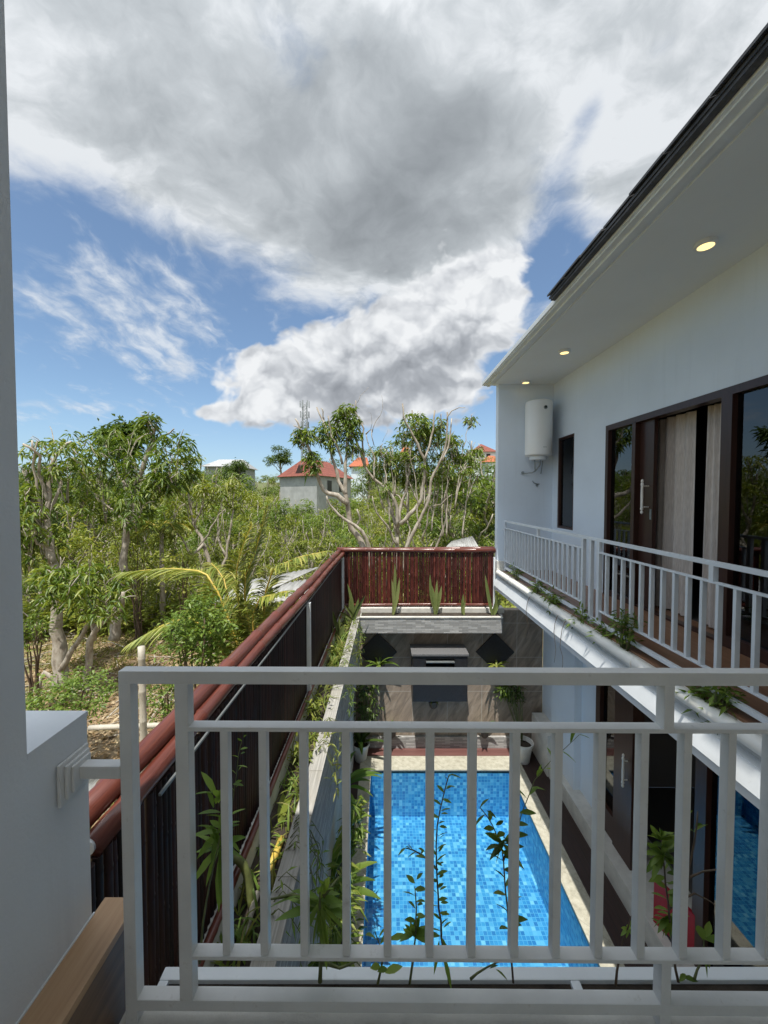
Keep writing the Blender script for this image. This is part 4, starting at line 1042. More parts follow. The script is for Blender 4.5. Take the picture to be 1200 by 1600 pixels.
tree('pruned_tree', 'many limbed bare pruned tree with pale branches in the centre behind the bamboo screen', b0, [
    *[([(sx_, sy_), (sx_ + dx_ * .25, sy_ - dy_ * .4), (sx_ + dx_ * .6, sy_ - dy_ * .75), (sx_ + dx_, sy_ - dy_)], 13.4 + dd_, 13.6 + dd_ * 1.6, .05, .012) for (sx_, sy_, dx_, dy_, dd_) in FINE],
    (z([(650, 1000), (652, 865), (650, 780), (600, 600), (575, 540)]), 13.4, 13.8, .15, .06), (z([(652, 860), (600, 760), (545, 690), (520, 600)]), 13.4, 13.0, .08, .03),
    (z([(650, 760), (655, 690), (620, 590), (530, 510), (480, 440), (455, 360), (420, 270), (408, 240)]), 13.4, 13.0, .11, .04), (z([(480, 440), (470, 330), (470, 240), (440, 150), (432, 88)]), 13.1, 13.2, .06, .03),
    (z([(530, 510), (530, 400), (500, 330), (485, 260)]), 13.2, 13.5, .045, .02),
    (z([(660, 800), (665, 690), (695, 590), (710, 500), (722, 400), (735, 250), (733, 140)]), 13.5, 13.9, .10, .035),
    (z([(670, 750), (720, 700), (768, 640), (795, 540), (802, 470), (800, 400), (760, 320), (720, 240), (690, 180), (682, 105)]), 13.3, 13.0, .12, .04),
    (z([(800, 410), (830, 330), (845, 240), (855, 142)]), 13.1, 13.2, .06, .045),
    (z([(690, 1000), (705, 865), (755, 760), (810, 660), (828, 570), (850, 480), (895, 400), (915, 300), (922, 150)]), 13.2, 13.0, .12, .04), (z([(895, 410), (935, 300), (945, 185)]), 13.0, 13.2, .05, .035), (z([(918, 200), (945, 145), (985, 128), (1018, 127)]), 13.0, 12.8, .035, .015),
    (z([(790, 840), (815, 740), (822, 670), (880, 640), (945, 592)]), 13.6, 13.3, .06, .02),
    (z([(850, 900), (885, 820), (910, 740), (908, 670), (900, 620)]), 13.9, 13.7, .07, .03),
    (z([(600, 620), (590, 480), (600, 380), (590, 350)]), 13.5, 14.0, .05, .02), (z([(640, 600), (640, 480), (625, 340)]), 13.6, 14.2, .05, .02),
    (z([(520, 260), (540, 200), (575, 130), (570, 60)]), 13.4, 13.3, .02, .006), (z([(512, 240), (520, 180), (500, 150)]), 13.4, 13.3, .012, .005), (z([(440, 100), (460, 60), (500, 18)]), 13.2, 13.2, .014, .005), (z([(485, 270), (515, 240), (530, 330)]), 13.3, 13.2, .035, .02), (z([(575, 310), (600, 260), (605, 250)]), 13.4, 13.4, .01, .004),
    (z([(700, 660), (660, 600), (600, 560), (560, 470), (500, 400)]), 13.6, 14.1, .05, .02), (z([(700, 870), (720, 780), (690, 700)]), 13.6, 13.9, .07, .03), (z([(770, 640), (720, 520), (700, 440)]), 13.5, 13.9, .05, .02)],
    [(430 + 745 * .29167, 600 + 215 * .29167, 22, 18, 13.6, 60), (430 + 800 * .29167, 600 + 260 * .29167, 26, 16, 13.8, 46), (430 + 870 * .29167, 600 + 280 * .29167, 20, 18, 13.6, 30), (430 + 560 * .29167, 600 + 400 * .29167, 26, 20, 14.2, 42), (430 + 640 * .29167, 600 + 450 * .29167, 30, 24, 14.4, 46), (430 + 740 * .29167, 600 + 440 * .29167, 34, 26, 14.4, 50), (430 + 950 * .29167, 600 + 340 * .29167, 16, 22, 14, 32), (430 + 890 * .29167, 600 + 200 * .29167, 8, 10, 13.1, 8), (430 + 680 * .29167, 600 + 300 * .29167, 12, 14, 13.5, 12), (430 + 850 * .29167, 600 + 540 * .29167, 28, 22, 14.6, 30), (600, 735, 24, 20, 14.2, 26), (625, 705, 20, 20, 14.3, 24), (660, 735, 26, 22, 14.5, 28), (690, 700, 22, 22, 14.3, 26), (715, 745, 22, 22, 14.2, 24), (655, 690, 18, 18, 14.4, 18), (735, 715, 18, 22, 14.6, 24),
     *[(a_ + dx_ * .9, b_ - dy_ * .9, 9, 9, 13.6 + dd_ * 1.5, 9) for (a_, b_, dx_, dy_, dd_) in FINE]],
    M['leaf_mango'], per=9, L=.17, W=.045, kr=.78)

# ------------------------------------------------------------------- further orchard trees: a few kinds, copied
def proto_tree(seed, H, spread, nm, leafmat, masses, per, L, W, dens, trunk_r=.1):
    rr = random.Random(seed); t = thing('orchard_tree', '', 'tree', (0, 0, 0), None); mb = MB(); lv = Leaves()
    for k in range(nm):
        a = rr.uniform(0, 6.28); h = H * rr.uniform(.75, 1.1); sp = spread * rr.uniform(.4, 1)
        p = [(0, 0, -.4), (math.cos(a) * sp * .15, math.sin(a) * sp * .15, h * .25), (math.cos(a) * sp * .5, math.sin(a) * sp * .5, h * .55), (math.cos(a + .3) * sp * .8, math.sin(a + .3) * sp * .8, h * .8), (math.cos(a + .4) * sp * .9, math.sin(a + .4) * sp * .9, h * rr.uniform(.92, 1.12))]
        limb(mb, p, trunk_r * rr.uniform(.6, 1), trunk_r * .18, seed * 10 + k, 6, .03)
    for k in range(masses):
        a = rr.uniform(0, 6.28); q = rr.random() ** .6 * spread; zc = H * (rr.uniform(.22, 1.0))
        c = (math.cos(a) * q, math.sin(a) * q, zc); r = (rr.uniform(.3, .6) * spread * .5, rr.uniform(.3, .6) * spread * .5, rr.uniform(.25, .5) * H * .25)
        cs = ellipsoid(dens, c, r, .3); rosettes(lv, cs, per, L, W, spread=.14)
        sprigs(mb, cs[::5], .012, k, .5)
    mb.build('trunk', M['bark'], t, smooth=True); lv.build('crown', leafmat, t)
    return t
P_ = [proto_tree(1, 4.6, 1.9, 7, M['leaf_yellow'], 11, 9, .24, .065, 15), proto_tree(2, 5.2, 2.1, 6, M['leaf_bright'], 14, 9, .24, .07, 16), proto_tree(3, 3.8, 1.6, 8, M['leaf_yellow'], 8, 9, .24, .06, 13, .08), proto_tree(4, 5.6, 2.3, 5, M['leaf_dark'], 16, 9, .25, .075, 17), proto_tree(5, 4.2, 2.2, 5, M['leaf_mango'], 13, 9, .24, .07, 16)]
P_LAB = ['yellow green bushy orchard tree in the thicket beyond the fences', 'fresh green full crowned tree in the thicket beyond the fences', 'low sparse yellow tree with bare upright stems in the thicket', 'dark green dense tree standing in the thicket below the horizon', 'mid green spreading tree standing in the thicket beyond the fences']
spots = []
rr = random.Random(11)
def ok(x, y, dmin): return all((x - a) ** 2 + (y - b_) ** 2 > dmin * dmin for a, b_, *_ in spots)
def try_add(x, y, k, s, dmin):
    if ok(x, y, dmin): spots.append((x, y, k, s)); return True
# hand placed mid distance trees
for px, y, k, s in ((740, 17.5, 4, 1.2), (715, 19, 0, 1.15), (690, 17, 4, .85), (758, 15.0, 4, .72), (770, 18, 3, 1.15), (640, 18.5, 4, .85), (600, 21, 0, .8), (560, 17, 4, .7), (520, 20, 1, .62), (480, 17.5, 2, .8), (452, 22, 1, .68), (425, 18, 0, .72), (395, 21, 1, .72), (380, 16, 2, .85), (350, 19.5, 0, .85), (315, 17, 1, .78), (280, 19, 0, .85), (250, 16, 2, .9), (225, 18, 4, .85), (180, 16.5, 0, .95), (140, 18, 3, .9), (105, 15.5, 0, .95), (70, 17.5, 3, .95), (50, 14.5, 0, .8), (300, 14.8, 2, .7), (150, 14, 0, .7), (215, 14.2, 0, .62), (430, 14.6, 2, .6), (540, 14.5, 2, .62), (405, 13.2, 2, .5), (700, 15, 0, .62), (660, 15.5, 2, .7), (600, 15.5, 2, .62), (490, 13.6, 0, .45), (50, 12.3, 4, .5), (240, 13.0, 2, .55), (442, 23, 1, .70), (468, 23.5, 1, .72), (497, 23, 0, .78), (528, 23.4, 1, .72), (338, 23.5, 1, 1.0), (362, 23, 0, 1.0)):
    x = (px - 600) / 600 * y * 1.0
    spots.append((x, y, k, s))
for i in range(2600):
    y = 20 + 95 * rr.random() ** 1.35; x = y * rr.uniform(-1.0, .36)
    try_add(x, y, rr.choice((0, 0, 1, 2, 2, 3, 4)), rr.uniform(.7, 1.05), 2.4 + y * .035)
spots = spots[:230]
house_px = [(38, 430, 552, .0)]
used = [False] * 5
for x, y, k, s in spots:
    px = 600 + 600 * x / y
    if 425 < px < 560 and 24 < y < 47 : s *= .56
    if 320 < px < 372 and y < 62: s *= 1.0
    if 735 < px and y > 30: s *= .9
    o = P_[k] if not used[k] else copy_tree(P_[k]); used[k] = True
    o.location = (x, y, hgt(x, y) - .05); o.rotation_euler = (0, 0, rr.uniform(0, 6.28)); o.scale = (s * rr.uniform(.95, 1.15), s * rr.uniform(.95, 1.15), s)
    tag(o, P_LAB[k], 'tree', ('yellow bushy orchard trees', 'fresh green orchard trees', 'sparse yellow orchard trees', 'dark green orchard trees', 'mid green orchard trees')[k])
# small tall tree breaking the skyline left of the grey house, and two feathery ones
def skyline_tree(px, py_top, y, h, w, label, mat):
    x = (px - 600) / 600 * y; top = PY(px, py_top, y).z; zb = hgt(x, y)
    t = thing('skyline_tree', label, 'tree', (x, y, zb)); mb = MB(); lv = Leaves(); rq = random.Random(px)
    limb(mb, [(x, y, zb), (x + .2, y, zb + (top - zb) * .5), (x + .1, y, top - h * .3)], .25, .08, px, 6, .05)
    for k in range(9):
        c = (x + rq.uniform(-w, w) * .7, y + rq.uniform(-w, w) * .6, top - h * (.1 + .8 * rq.random()))
        q = ellipsoid(26, c, (w * .42, w * .42, h * .16), .3); rosettes(lv, q, 8, .35, .11, spread=.25)
        limb(mb, [(x + .1, y, c[2] - h * .4), c], .07, .02, k, 5, .04)
    mb.build('trunk', M['bark'], t, smooth=True); lv.build('crown', mat, t)
skyline_tree(575, 726, 50, 4.0, 2.6, 'broad green tree hiding the walls below the bright orange roof', M['leaf_bright'])
skyline_tree(640, 704, 56, 4.6, 3.4, 'broad green tree under the half hidden orange roof', M['leaf_bright'])
skyline_tree(760, 712, 60, 4.4, 3.8, 'broad green tree below the hilltop house', M['leaf_bright'])
skyline_tree(700, 706, 62, 4.8, 4.2, 'broad dark tree on the skyline right of the central crown', M['leaf_dark'])
skyline_tree(345, 732, 44, 3.6, 3.0, 'broad green tree hiding the walls of the grey sheet roofed house', M['leaf_bright'])
skyline_tree(437, 698, 52, 3.4, 1.5, 'dark round topped tree poking above the skyline left of the grey house', M['leaf_dark'])
skyline_tree(372, 716, 42, 3.0, 1.6, 'thin feathery tree on the skyline beside the grey roof', M['leaf_dark'])
skyline_tree(192, 660, 16, 1.4, .7, 'wispy treetop rising just behind the tall leaning tree', M['leaf_dark'])
skyline_tree(56, 724, 34, 3.0, 2.4, 'dark tree on the skyline against the left wall edge', M['leaf_dark'])
skyline_tree(560, 694, 64, 5.0, 4.5, 'broad dark tree on the skyline between the central pruned trees', M['leaf_dark'])
skyline_tree(515, 704, 62, 4.0, 3.0, 'dark tree on the skyline right of the red roofed house', M['leaf_dark'])

# ------------------------------------------------------------------- undergrowth and litter (nobody could count these)
def undergrowth():
    lv = Leaves(); n = 5200
    y = 12.5 + 60 * RNG.random(n) ** 1.8; x = y * RNG.uniform(-1.02, .34, n)
    keep = ~((y < 7.4) & (x > -1.4)); x, y = x[keep], y[keep]
    zz = np.array([hgt(a, b_) for a, b_ in zip(x, y)]); c = np.stack([x, y, zz + RNG.uniform(.1, .9, len(x))], 1)
    sc = 1 + y / 40
    per = 12; cc = np.repeat(c, per, 0); s2 = np.repeat(sc, per)
    d = RNG.normal(size=(len(cc), 3)); d[:, 2] = np.abs(d[:, 2]) * .6; d = unit(d)
    o = cc + d * RNG.random((len(cc), 1)) * .45 * s2[:, None]
    lv.add(o, d, .22 * s2 * RNG.uniform(.6, 1.2, len(cc)), .075 * s2, .35, .15)
    tag(lv.build('undergrowth', M['leaf_yellow']), kind='stuff')
undergrowth()
def litter():
    lv = Leaves(); n = 15000
    y = 4 + 13 * RNG.random(n) ** .8; x = -1.2 - RNG.random(n) * (y * 1.0)
    z_ = np.array([hgt(a, b_) for a, b_ in zip(x, y)]) + RNG.uniform(.01, .05, n)
    d = RNG.normal(size=(n, 3)); d[:, 2] *= .25
    lv.add(np.stack([x, y, z_], 1), d, RNG.uniform(.10, .22, n), RNG.uniform(.03, .07, n), .05, .2)
    tag(lv.build('leaf_litter', M['leaf_dry']), kind='stuff')
    g = Leaves(); n = 2600
    y = 5 + 13 * RNG.random(n); x = -1.3 - RNG.random(n) * (y * 1.0)
    cl = np.sin(x * 1.3) + np.sin(y * 1.1 + x * .6) + RNG.normal(0, .6, n); k = cl > .2; x, y = x[k], y[k]
    c = np.stack([x, y, [hgt(a, b_) for a, b_ in zip(x, y)]], 1); per = 12; cc = np.repeat(c, per, 0) + RNG.normal(0, .10, (len(c) * per, 3)) * (1, 1, 0)
    d = RNG.normal(size=(len(cc), 3)) * .45; d[:, 2] = 1
    g.add(cc, d, RNG.uniform(.10, .38, len(cc)), .016, .3, .1)
    tag(g.build('grass', M['grass']), kind='stuff')
litter()
def sticks():
    mb = MB(); rq = random.Random(3)
    for i in range(240):
        y = rq.uniform(3.0, 13); x = -1.3 - rq.random() * y * .95; a = rq.uniform(0, 3.14); L = rq.uniform(.3, 1.3); zz = hgt(x, y) + .03
        mb.tube([(x, y, zz), (x + math.cos(a) * L * .5, y + math.sin(a) * L * .5, zz + rq.uniform(.0, .12)), (x + math.cos(a) * L, y + math.sin(a) * L, zz + rq.uniform(0, .06))], [.016, .013, .008], 5)
    tag(mb.build('fallen_twigs', M['bark']), kind='stuff')
sticks()

# ------------------------------------------------------------------- shrubs and young plants left of the fence
def shrub(name, label, px, py, y, rx, ry, n, mat, L=.07, W=.035, stems=7, cat='shrub', per=10, base=None):
    c, r = px_mass(px, py, rx, ry, y); zb = hgt(c.x, c.y)
    t = thing(name, label, cat, (c.x, c.y, zb)); mb = MB(); lv = Leaves(); rq = random.Random(int(px))
    for k in range(stems):
        q = Vector((c.x + rq.uniform(-1, 1) * r[0] * .8, c.y + rq.uniform(-1, 1) * r[1] * .8, c.z + rq.uniform(-.2, .8) * r[2]))
        limb(mb, [(c.x + rq.uniform(-.1, .1), c.y + rq.uniform(-.1, .1), zb - .05), (c.x * .6 + q.x * .4, c.y * .6 + q.y * .4, zb * .5 + q.z * .5), q], .03, .008, k, 5, .02)
    cs = ellipsoid(n, c, r, .2)
    cs += RNG.normal(0, .06, cs.shape); rosettes(lv, cs, per, L, W, spread=.09, droop=.25)
    mb.build('stem', M['stem_brown'], t, smooth=True); lv.build('foliage', mat, t); return t
shrub('garden_shrub', 'rounded fresh green shrub with small leaves between the palm and the litter', 312, 985, 5.3, 46, 52, 230, M['leaf_bright'], .085, .036)
shrub('garden_shrub', 'bright green leafy shrub on the ground just above the low wall end', 110, 1092, 6.3, 62, 34, 200, M['leaf_bright'], .08, .04)
shrub('garden_shrub', 'small dark leaved shrub on a stump by the left wall edge', 52, 985, 8.0, 18, 22, 46, M['leaf_mango'], .10, .04)
shrub('garden_shrub', 'low green scrub under the near railing corner left of the red bamboo', 265, 1085, 5.8, 34, 34, 80, M['leaf_bright'], .08, .032)
shrub('garden_shrub', 'yellowish bush between the two left trees in front of the thicket', 215, 850, 12, 45, 40, 70, M['leaf_yellow'], .18, .05)
shrub('garden_shrub', 'yellowish bush above the litter behind the long palm frond', 285, 890, 11.5, 40, 34, 60, M['leaf_yellow'], .18, .05)

# coconut palm
def palm():
    base = Vector((-1.95, 6.1, hgt(-1.95, 6.1)))
    t = thing('coconut_palm', 'young coconut palm with yellow ribbed arching fronds just outside the left bamboo fence', 'palm', base)
    mb = MB(); mb.tube([base - Vector((0, 0, .1)), base + Vector((0, 0, .5)), base + Vector((.02, 0, 1.0))], [.17, .13, .10], 12); mb.build('trunk', M['bark'], t, smooth=True)
    crown = base + Vector((.02, 0, .85))
    fr = [  # pixel tips with depth: (mid), (tip)
        ((372, 940), (374, 870), (394, 820), 6.1, 6.0), ((415, 925), (445, 880), (508, 862), 6.1, 5.7), ((382, 930), (398, 865), (418, 790), 6.1, 6.1),
        ((340, 925), (290, 890), (190, 895), 6.2, 6.5), ((325, 985), (275, 970), (205, 1005), 6.0, 5.8),
        ((362, 960), (350, 905), (330, 880), 6.3, 6.8), ((395, 960), (425, 930), (452, 925), 5.9, 5.5)]
    for k, (m1, m2, tip, ya, yb) in enumerate(fr):
        p = [crown + Vector((RNG.normal(0, .03), RNG.normal(0, .03), 0)), PY(*m1, ya), PY(*m2, (ya + yb) / 2), PY(*tip, yb)]
        fm = MB(); pts = limb(fm, p, .03, .006, 40 + k, 6, .0); fo = fm.build('frond', M['petiole'], t, smooth=True)
        P = np.array([list(q) for q in pts]); cum = np.concatenate([[0], np.cumsum(np.linalg.norm(np.diff(P, axis=0), axis=1))]); tot = cum[-1]
        lv = Leaves(); nn = int(tot / .022)
        s_ = np.linspace(.20 * tot, tot, nn); Q = np.stack([np.interp(s_, cum, P[:, i]) for i in range(3)], 1)
        T = unit(np.gradient(Q, axis=0)); side = unit(np.cross(T, [0, 0, 1.])); u_ = (s_ / tot)
        Lf = .52 * np.sin(np.pi * np.clip(.15 + .80 * u_, 0, 1)) ** .8 + .06
        for sg in (1, -1):
            d = side * sg * .8 + T * .65 + np.array([0, 0, .12]) + RNG.normal(0, .07, T.shape)
            lv.add(Q, d, Lf * RNG.uniform(.85, 1.1, nn), .026, .42, .22, segs=3)
        lv.build('leaflets', M['leaf_palm'], fo)
palm()
# a dead hanging palm further back
def small_palm(px, py, y, s, label, nf=8, mat='leaf_palm'):
    c = PY(px, py, y); zb = hgt(c.x, c.y); t = thing('young_palm', label, 'palm', (c.x, c.y, zb)); rq = random.Random(px)
    mb = MB(); mb.tube([(c.x, c.y, zb - .1), (c.x, c.y, c.z)], [.10, .06], 8); mb.build('trunk', M['bark'], t, smooth=True)
    for k in range(nf):
        a = k / nf * 6.28 + rq.uniform(-.3, .3); L = s * rq.uniform(.8, 1.15); up = rq.uniform(.3, .9)
        p = [c, c + Vector((math.cos(a) * L * .35, math.sin(a) * L * .35, L * .35 * up)), c + Vector((math.cos(a) * L * .7, math.sin(a) * L * .7, L * .38 * up)), c + Vector((math.cos(a) * L, math.sin(a) * L, L * .1 * up))]
        fm = MB(); pts = limb(fm, p, .018, .004, k, 5, 0); fo = fm.build('frond', M['petiole'], t, smooth=True)
        P = np.array([list(q) for q in pts]); cum = np.concatenate([[0], np.cumsum(np.linalg.norm(np.diff(P, axis=0), axis=1))]); tot = cum[-1]
        lv = Leaves(); nn = int(tot / .04); s_ = np.linspace(.15 * tot, tot, nn); Q = np.stack([np.interp(s_, cum, P[:, i]) for i in range(3)], 1)
        T = unit(np.gradient(Q, axis=0)); side = unit(np.cross(T, [0, 0, 1.])); u_ = s_ / tot
        for sg in (1, -1): lv.add(Q, side * sg * .8 + T * .6 + RNG.normal(0, .08, T.shape), (.42 * s * np.sin(np.pi * np.clip(.15 + .8 * u_, 0, 1)) + .05), .04, .45, .2)
        lv.build('leaflets', M[mat], fo)
small_palm(252, 830, 12.6, 1.1, 'small yellow palm between the two left trees', 7)

# ------------------------------------------------------------------- things lying outside the fence
def sheet(label, pts, n=14, th=.006, amp=.012):
    """corrugated roofing sheet over four corners"""
    A, B, D, Cc = [Vector(p) for p in pts]; b_ = MB(); v = []; f = []
    nor = (B - A).cross(D - A).normalized(); m = n * 6
    for i in range(m + 1):
        u = i / m
        for k in (0, 1):
            p = (A.lerp(B, u)).lerp(D.lerp(Cc, u), k) + nor * math.sin(u * n * 6.283) * amp
            v += [p, p + nor * th]
    for i in range(m):
        a = i * 4; f += [(a, a + 4, a + 6, a + 2), (a + 1, a + 3, a + 7, a + 5), (a, a + 1, a + 5, a + 4), (a + 2, a + 6, a + 7, a + 3)]
    f += [(0, 2, 3, 1), (m * 4, m * 4 + 1, m * 4 + 3, m * 4 + 2)]
    b_.add(v, f); o = b_.build('roofing_sheet', M['sheet'], smooth=True)
    return tag(o, label, 'roofing sheet')
sheet('weathered grey corrugated sheet tilted up behind the right part of the bamboo screen', [PY(690, 862, 9.6), PY(750, 858, 9.4), PY(706, 846, 11.0), PY(738, 838, 11.0)])
sheet('weathered grey corrugated sheet lying behind the palm fronds', [PY(330, 945, 8.0), PY(430, 918, 8.2), PY(382, 908, 9.6), PY(500, 886, 9.4)])
sheet('lower weathered roofing sheet lying under another behind the palm', [PY(360, 950, 7.6), PY(470, 935, 7.4), PY(400, 918, 8.6), PY(505, 902, 8.4)])
sheet('pale sheet on the ground beside the low wall end', [PY(40, 1300, 3.6), PY(128, 1262, 3.7), PY(100, 1232, 4.4), PY(192, 1196, 4.7)])
t = thing('bamboo_stake', 'pale dry bamboo stake standing upright just outside the fence behind the railing corner', 'stake', PY(225, 1180, 4.0))
x_ = PY(224, 1100, 4.0).x; b = MB(); bamboo_pole(b, (x_, 4.0, hgt(x_, 4) - .1), (x_ - .01, 4.0, PY(222, 1010, 4.0).z), .035, node=.34, seed=2, wob=.002); b.build('pole', M['drybamboo'], t, smooth=True)
for k, (p, q, r_, lab) in enumerate((((140, 1138), (272, 1132), .035, 'pale bamboo pole lying level on the ground behind the upright stake'), ((216, 1172), (262, 1140), .04, 'short greenish white pole leaning beside the upright stake'))):
    t = thing('bamboo_pole', lab, 'pole', PY(*p, 5.0)); b = MB(); bamboo_pole(b, PY(*p, 5.2), PY(*q, 5.0), r_, seed=k + 3); b.build('pole', M['drybamboo'], t, smooth=True)

# ------------------------------------------------------------------- far houses and the mast
def gable(mb, x0, x1, y0, y1, z0, h, over=.3, hip=.0):
    pass
def far_house(label, y, wall_px, wall_top, wall_bot, roof_pts, wall_mat, roof_mat, depth=6., win=()):
    """wall_px (left,right) at depth y; roof ridge points in px"""
    xl, xr = PY(wall_px[0], 776, y).x, PY(wall_px[1], 776, y).x; zt = PY(600, wall_top, y).z; zb = hgt((xl + xr) / 2, y) - .5
    t = thing('house', label, 'house', ((xl + xr) / 2, y, zb)); b = MB(); b.box(xl, xr, y, y + depth, zb, zt); b.build('wall', wall_mat, t)
    (rl, rr_, rt), ov = roof_pts; a0, a1 = PY(rl, 776, y).x, PY(rr_, 776, y).x; zr = PY(600, rt, y + depth / 2).z
    b = MB(); v = [(xl - ov, y - ov, zt + .002), (xr + ov, y - ov, zt + .002), (xr + ov, y + depth + ov, zt + .002), (xl - ov, y + depth + ov, zt + .002), (a0, y + depth / 2, zr), (a1, y + depth / 2, zr)]
    b.add(v, [(3, 2, 1, 0), (0, 1, 5, 4), (2, 3, 4, 5), (1, 2, 5), (3, 0, 4)]); b.build('roof', roof_mat, t)
    for (wx0, wx1, wy0, wy1) in win:
        p, q = PY(wx0, wy0, y), PY(wx1, wy1, y); b = MB(); b.box(p.x, q.x, y - .03, y + .02, q.z, p.z); b.build('window', M['blackplastic'], t)
    return t
# grey house with the red roof: corner turned to us
def grey_house():
    y = 36.; c = PY(495, 776, y); l = PY(438, 776, y + 3.0); r = PY(548, 776, y + 6.5); zt = PY(495, 741, y).z; zb = hgt(c.x, y) - .6
    t = thing('house', 'grey unplastered two storey house with red tiled roof beyond the orchard', 'house', (c.x, y, zb))
    cx, cy = Vector((c.x, y)), 0
    p0 = Vector((l.x, l.y)); p1 = Vector((c.x, c.y)); p2 = Vector((r.x, r.y)); p3 = p0 + (p2 - p1)
    b = MB(); pts = [p0, p1, p2, p3]
    v = [(p.x, p.y, zb) for p in pts] + [(p.x, p.y, zt) for p in pts]
    b.add(v, [(0, 1, 5, 4), (1, 2, 6, 5), (2, 3, 7, 6), (3, 0, 4, 7)]); b.build('wall', M['render_grey'], t)
    # hipped gable roof with ridge along the long side
    m01 = (p0 + p1) / 2; m23 = (p2 + p3) / 2; ax = (m23 - m01); zr = zt + 1.75
    r0 = m01 + ax * .16; r1 = m23 - ax * .16; cen = (p0 + p2) / 2
    ev = [cen + (p - cen) * 1.10 for p in pts]
    v = [(p.x, p.y, zt - .12) for p in ev] + [(r0.x, r0.y, zr), (r1.x, r1.y, zr)]
    b = MB(); b.add(v, [(0, 1, 4), (1, 2, 5, 4), (2, 3, 5), (3, 0, 4, 5), (3, 2, 1, 0)]); b.build('roof', M['redroof'], t)
    d = (p1 - p0).normalized(); n_ = Vector((d.y, -d.x)); f0 = m01 + d * .3
    b = MB(); q = f0 + n_ * .12; hh = zt + .15
    def P3(u, w, zz): k = q + d * u + (-n_) * w; return (k.x, k.y, zz)
    b.add([P3(-.5, 0, hh), P3(.5, 0, hh), P3(0, 0, hh + .85), P3(-.5, 1.2, hh), P3(.5, 1.2, hh), P3(0, 1.6, hh + .85)], [(0, 1, 2), (0, 2, 5, 3), (1, 4, 5, 2)]); b.build('dormer', M['darkwood'], t)
    e = (p2 - p1); el = e.length; e = e.normalized(); ne = Vector((e.y, -e.x))
    for u in (.28, .62):
        b = MB(); w0 = p1 + e * (u * el) + ne * .03
        for (aa, bb) in ((0, .7),):
            k0 = w0; k1 = w0 + e * .8
            b.add([(k0.x, k0.y, zt - 1.6), (k1.x, k1.y, zt - 1.6), (k1.x, k1.y, zt - .5), (k0.x, k0.y, zt - .5), (k0.x - ne.x * .06, k0.y - ne.y * .06, zt - 1.6), (k1.x - ne.x * .06, k1.y - ne.y * .06, zt - 1.6), (k1.x - ne.x * .06, k1.y - ne.y * .06, zt - .5), (k0.x - ne.x * .06, k0.y - ne.y * .06, zt - .5)], [(0, 1, 2, 3), (0, 4, 5, 1), (1, 5, 6, 2), (2, 6, 7, 3), (3, 7, 4, 0)])
        b.build('window', M['blackplastic'], t)
grey_house()
far_house('pale house with a grey sheet roof on the left skyline', 60, (322, 372), 729, 760, ((326, 366, 718), .5), M['render_grey'], M['greyroof'], 8)
far_house('house with a bright orange roof showing between the bare limbs', 58, (549, 573), 729, 760, ((556, 572, 715), .4), M['wall'], M['orangeroof'], 8)
far_house('orange roofed house half hidden behind the central crown', 66, (628, 643), 708, 740, ((632, 640, 698), .4), M['wall'], M['orangeroof'], 7)
far_house('white hilltop house with a red pyramid roof beside the right wall', 88, (740, 774), 706, 730, ((755, 757, 694), .5), M['trim'], M['redroof'], 6, ((744, 750, 709, 716), (760, 766, 709, 716)))
far_house('small orange roofed house below the hilltop house', 80, (758, 785), 722, 740, ((768, 776, 712), .5), M['wall'], M['orangeroof'], 5)
def mast():
    y = 150.; x = PY(477, 776, y).x; zt = PY(477, 626, y).z; zb = hgt(x, y) - 1
    t = thing('telecom_mast', 'grey lattice telecom mast with panel antennas on the skyline', 'mast', (x, y, zb)); b = MB(); w0, w1 = 1.5, .75; n = 26
    def c(i, k): f = i / n; w = w0 + (w1 - w0) * f; return Vector((x + w * (1, -1, -1, 1)[k], y + w * (1, 1, -1, -1)[k], zb + (zt - 2.0 - zb) * f))
    for k in range(4): b.tube([c(0, k), c(n, k)], [.14, .11], 5)
    for i in range(n):
        for k in range(4): b.tube([c(i, k), c(i + 1, (k + 1) % 4)], .06, 4); b.tube([c(i + 1, k), c(i + 1, (k + 1) % 4)], .055, 4)
    b.build('lattice', M['mast'], t)
    for (zz, rad) in ((zt - 1.6, 1.7), (zt - 5.5, 1.6), (zt - 9.5, 1.4)):
        for k in range(6):
            a = k / 6 * 6.28 + .3; px, py = x + rad * math.cos(a), y + rad * math.sin(a)
            b = MB(); b.box(px - .2, px + .2, py - .12, py + .12, zz - 1.1, zz + 1.4); b.tube([(px, py, zz), (x, y, zz)], .05, 4); b.build('antenna', M['mast'], t)
mast()
# =================================================================== pots and plants of the courtyard
def strap_plant(name, label, c, n, L, W, arch, mat, cat='plant', up=.9, seed=0, group=None, stem=None, segs=7):
    t = thing(name, label, cat, c, group); lv = Leaves(); rq = random.Random(seed); c = Vector(c)
    for k in range(n):
        a = k * 2.4 + rq.uniform(-.4, .4); l = L * rq.uniform(.65, 1.15); e = up * rq.uniform(.55, 1.15); pts = []; q = c + Vector((math.cos(a) * .01, math.sin(a) * .01, 0))
        el = min(1.5, e)
        p = q.copy(); step = l / segs; ang = el
        for i in range(segs + 1):
            pts.append(tuple(p)); p = p + Vector((math.cos(a) * math.cos(ang), math.sin(a) * math.cos(ang), math.sin(ang))) * step; ang -= arch * rq.uniform(.8, 1.2) / segs
        u = np.linspace(0, 1, segs + 1); w = W * rq.uniform(.8, 1.15) * np.clip(np.sin(np.pi * (.12 + .86 * u)) ** .7, .04, 1)
        hint = (-math.sin(a) * .0 + math.cos(a + math.pi) * .6, math.sin(a + math.pi) * .6, .8)
        lv.strip(pts, w, hint)
    lv.build('leaves', mat, t); return t
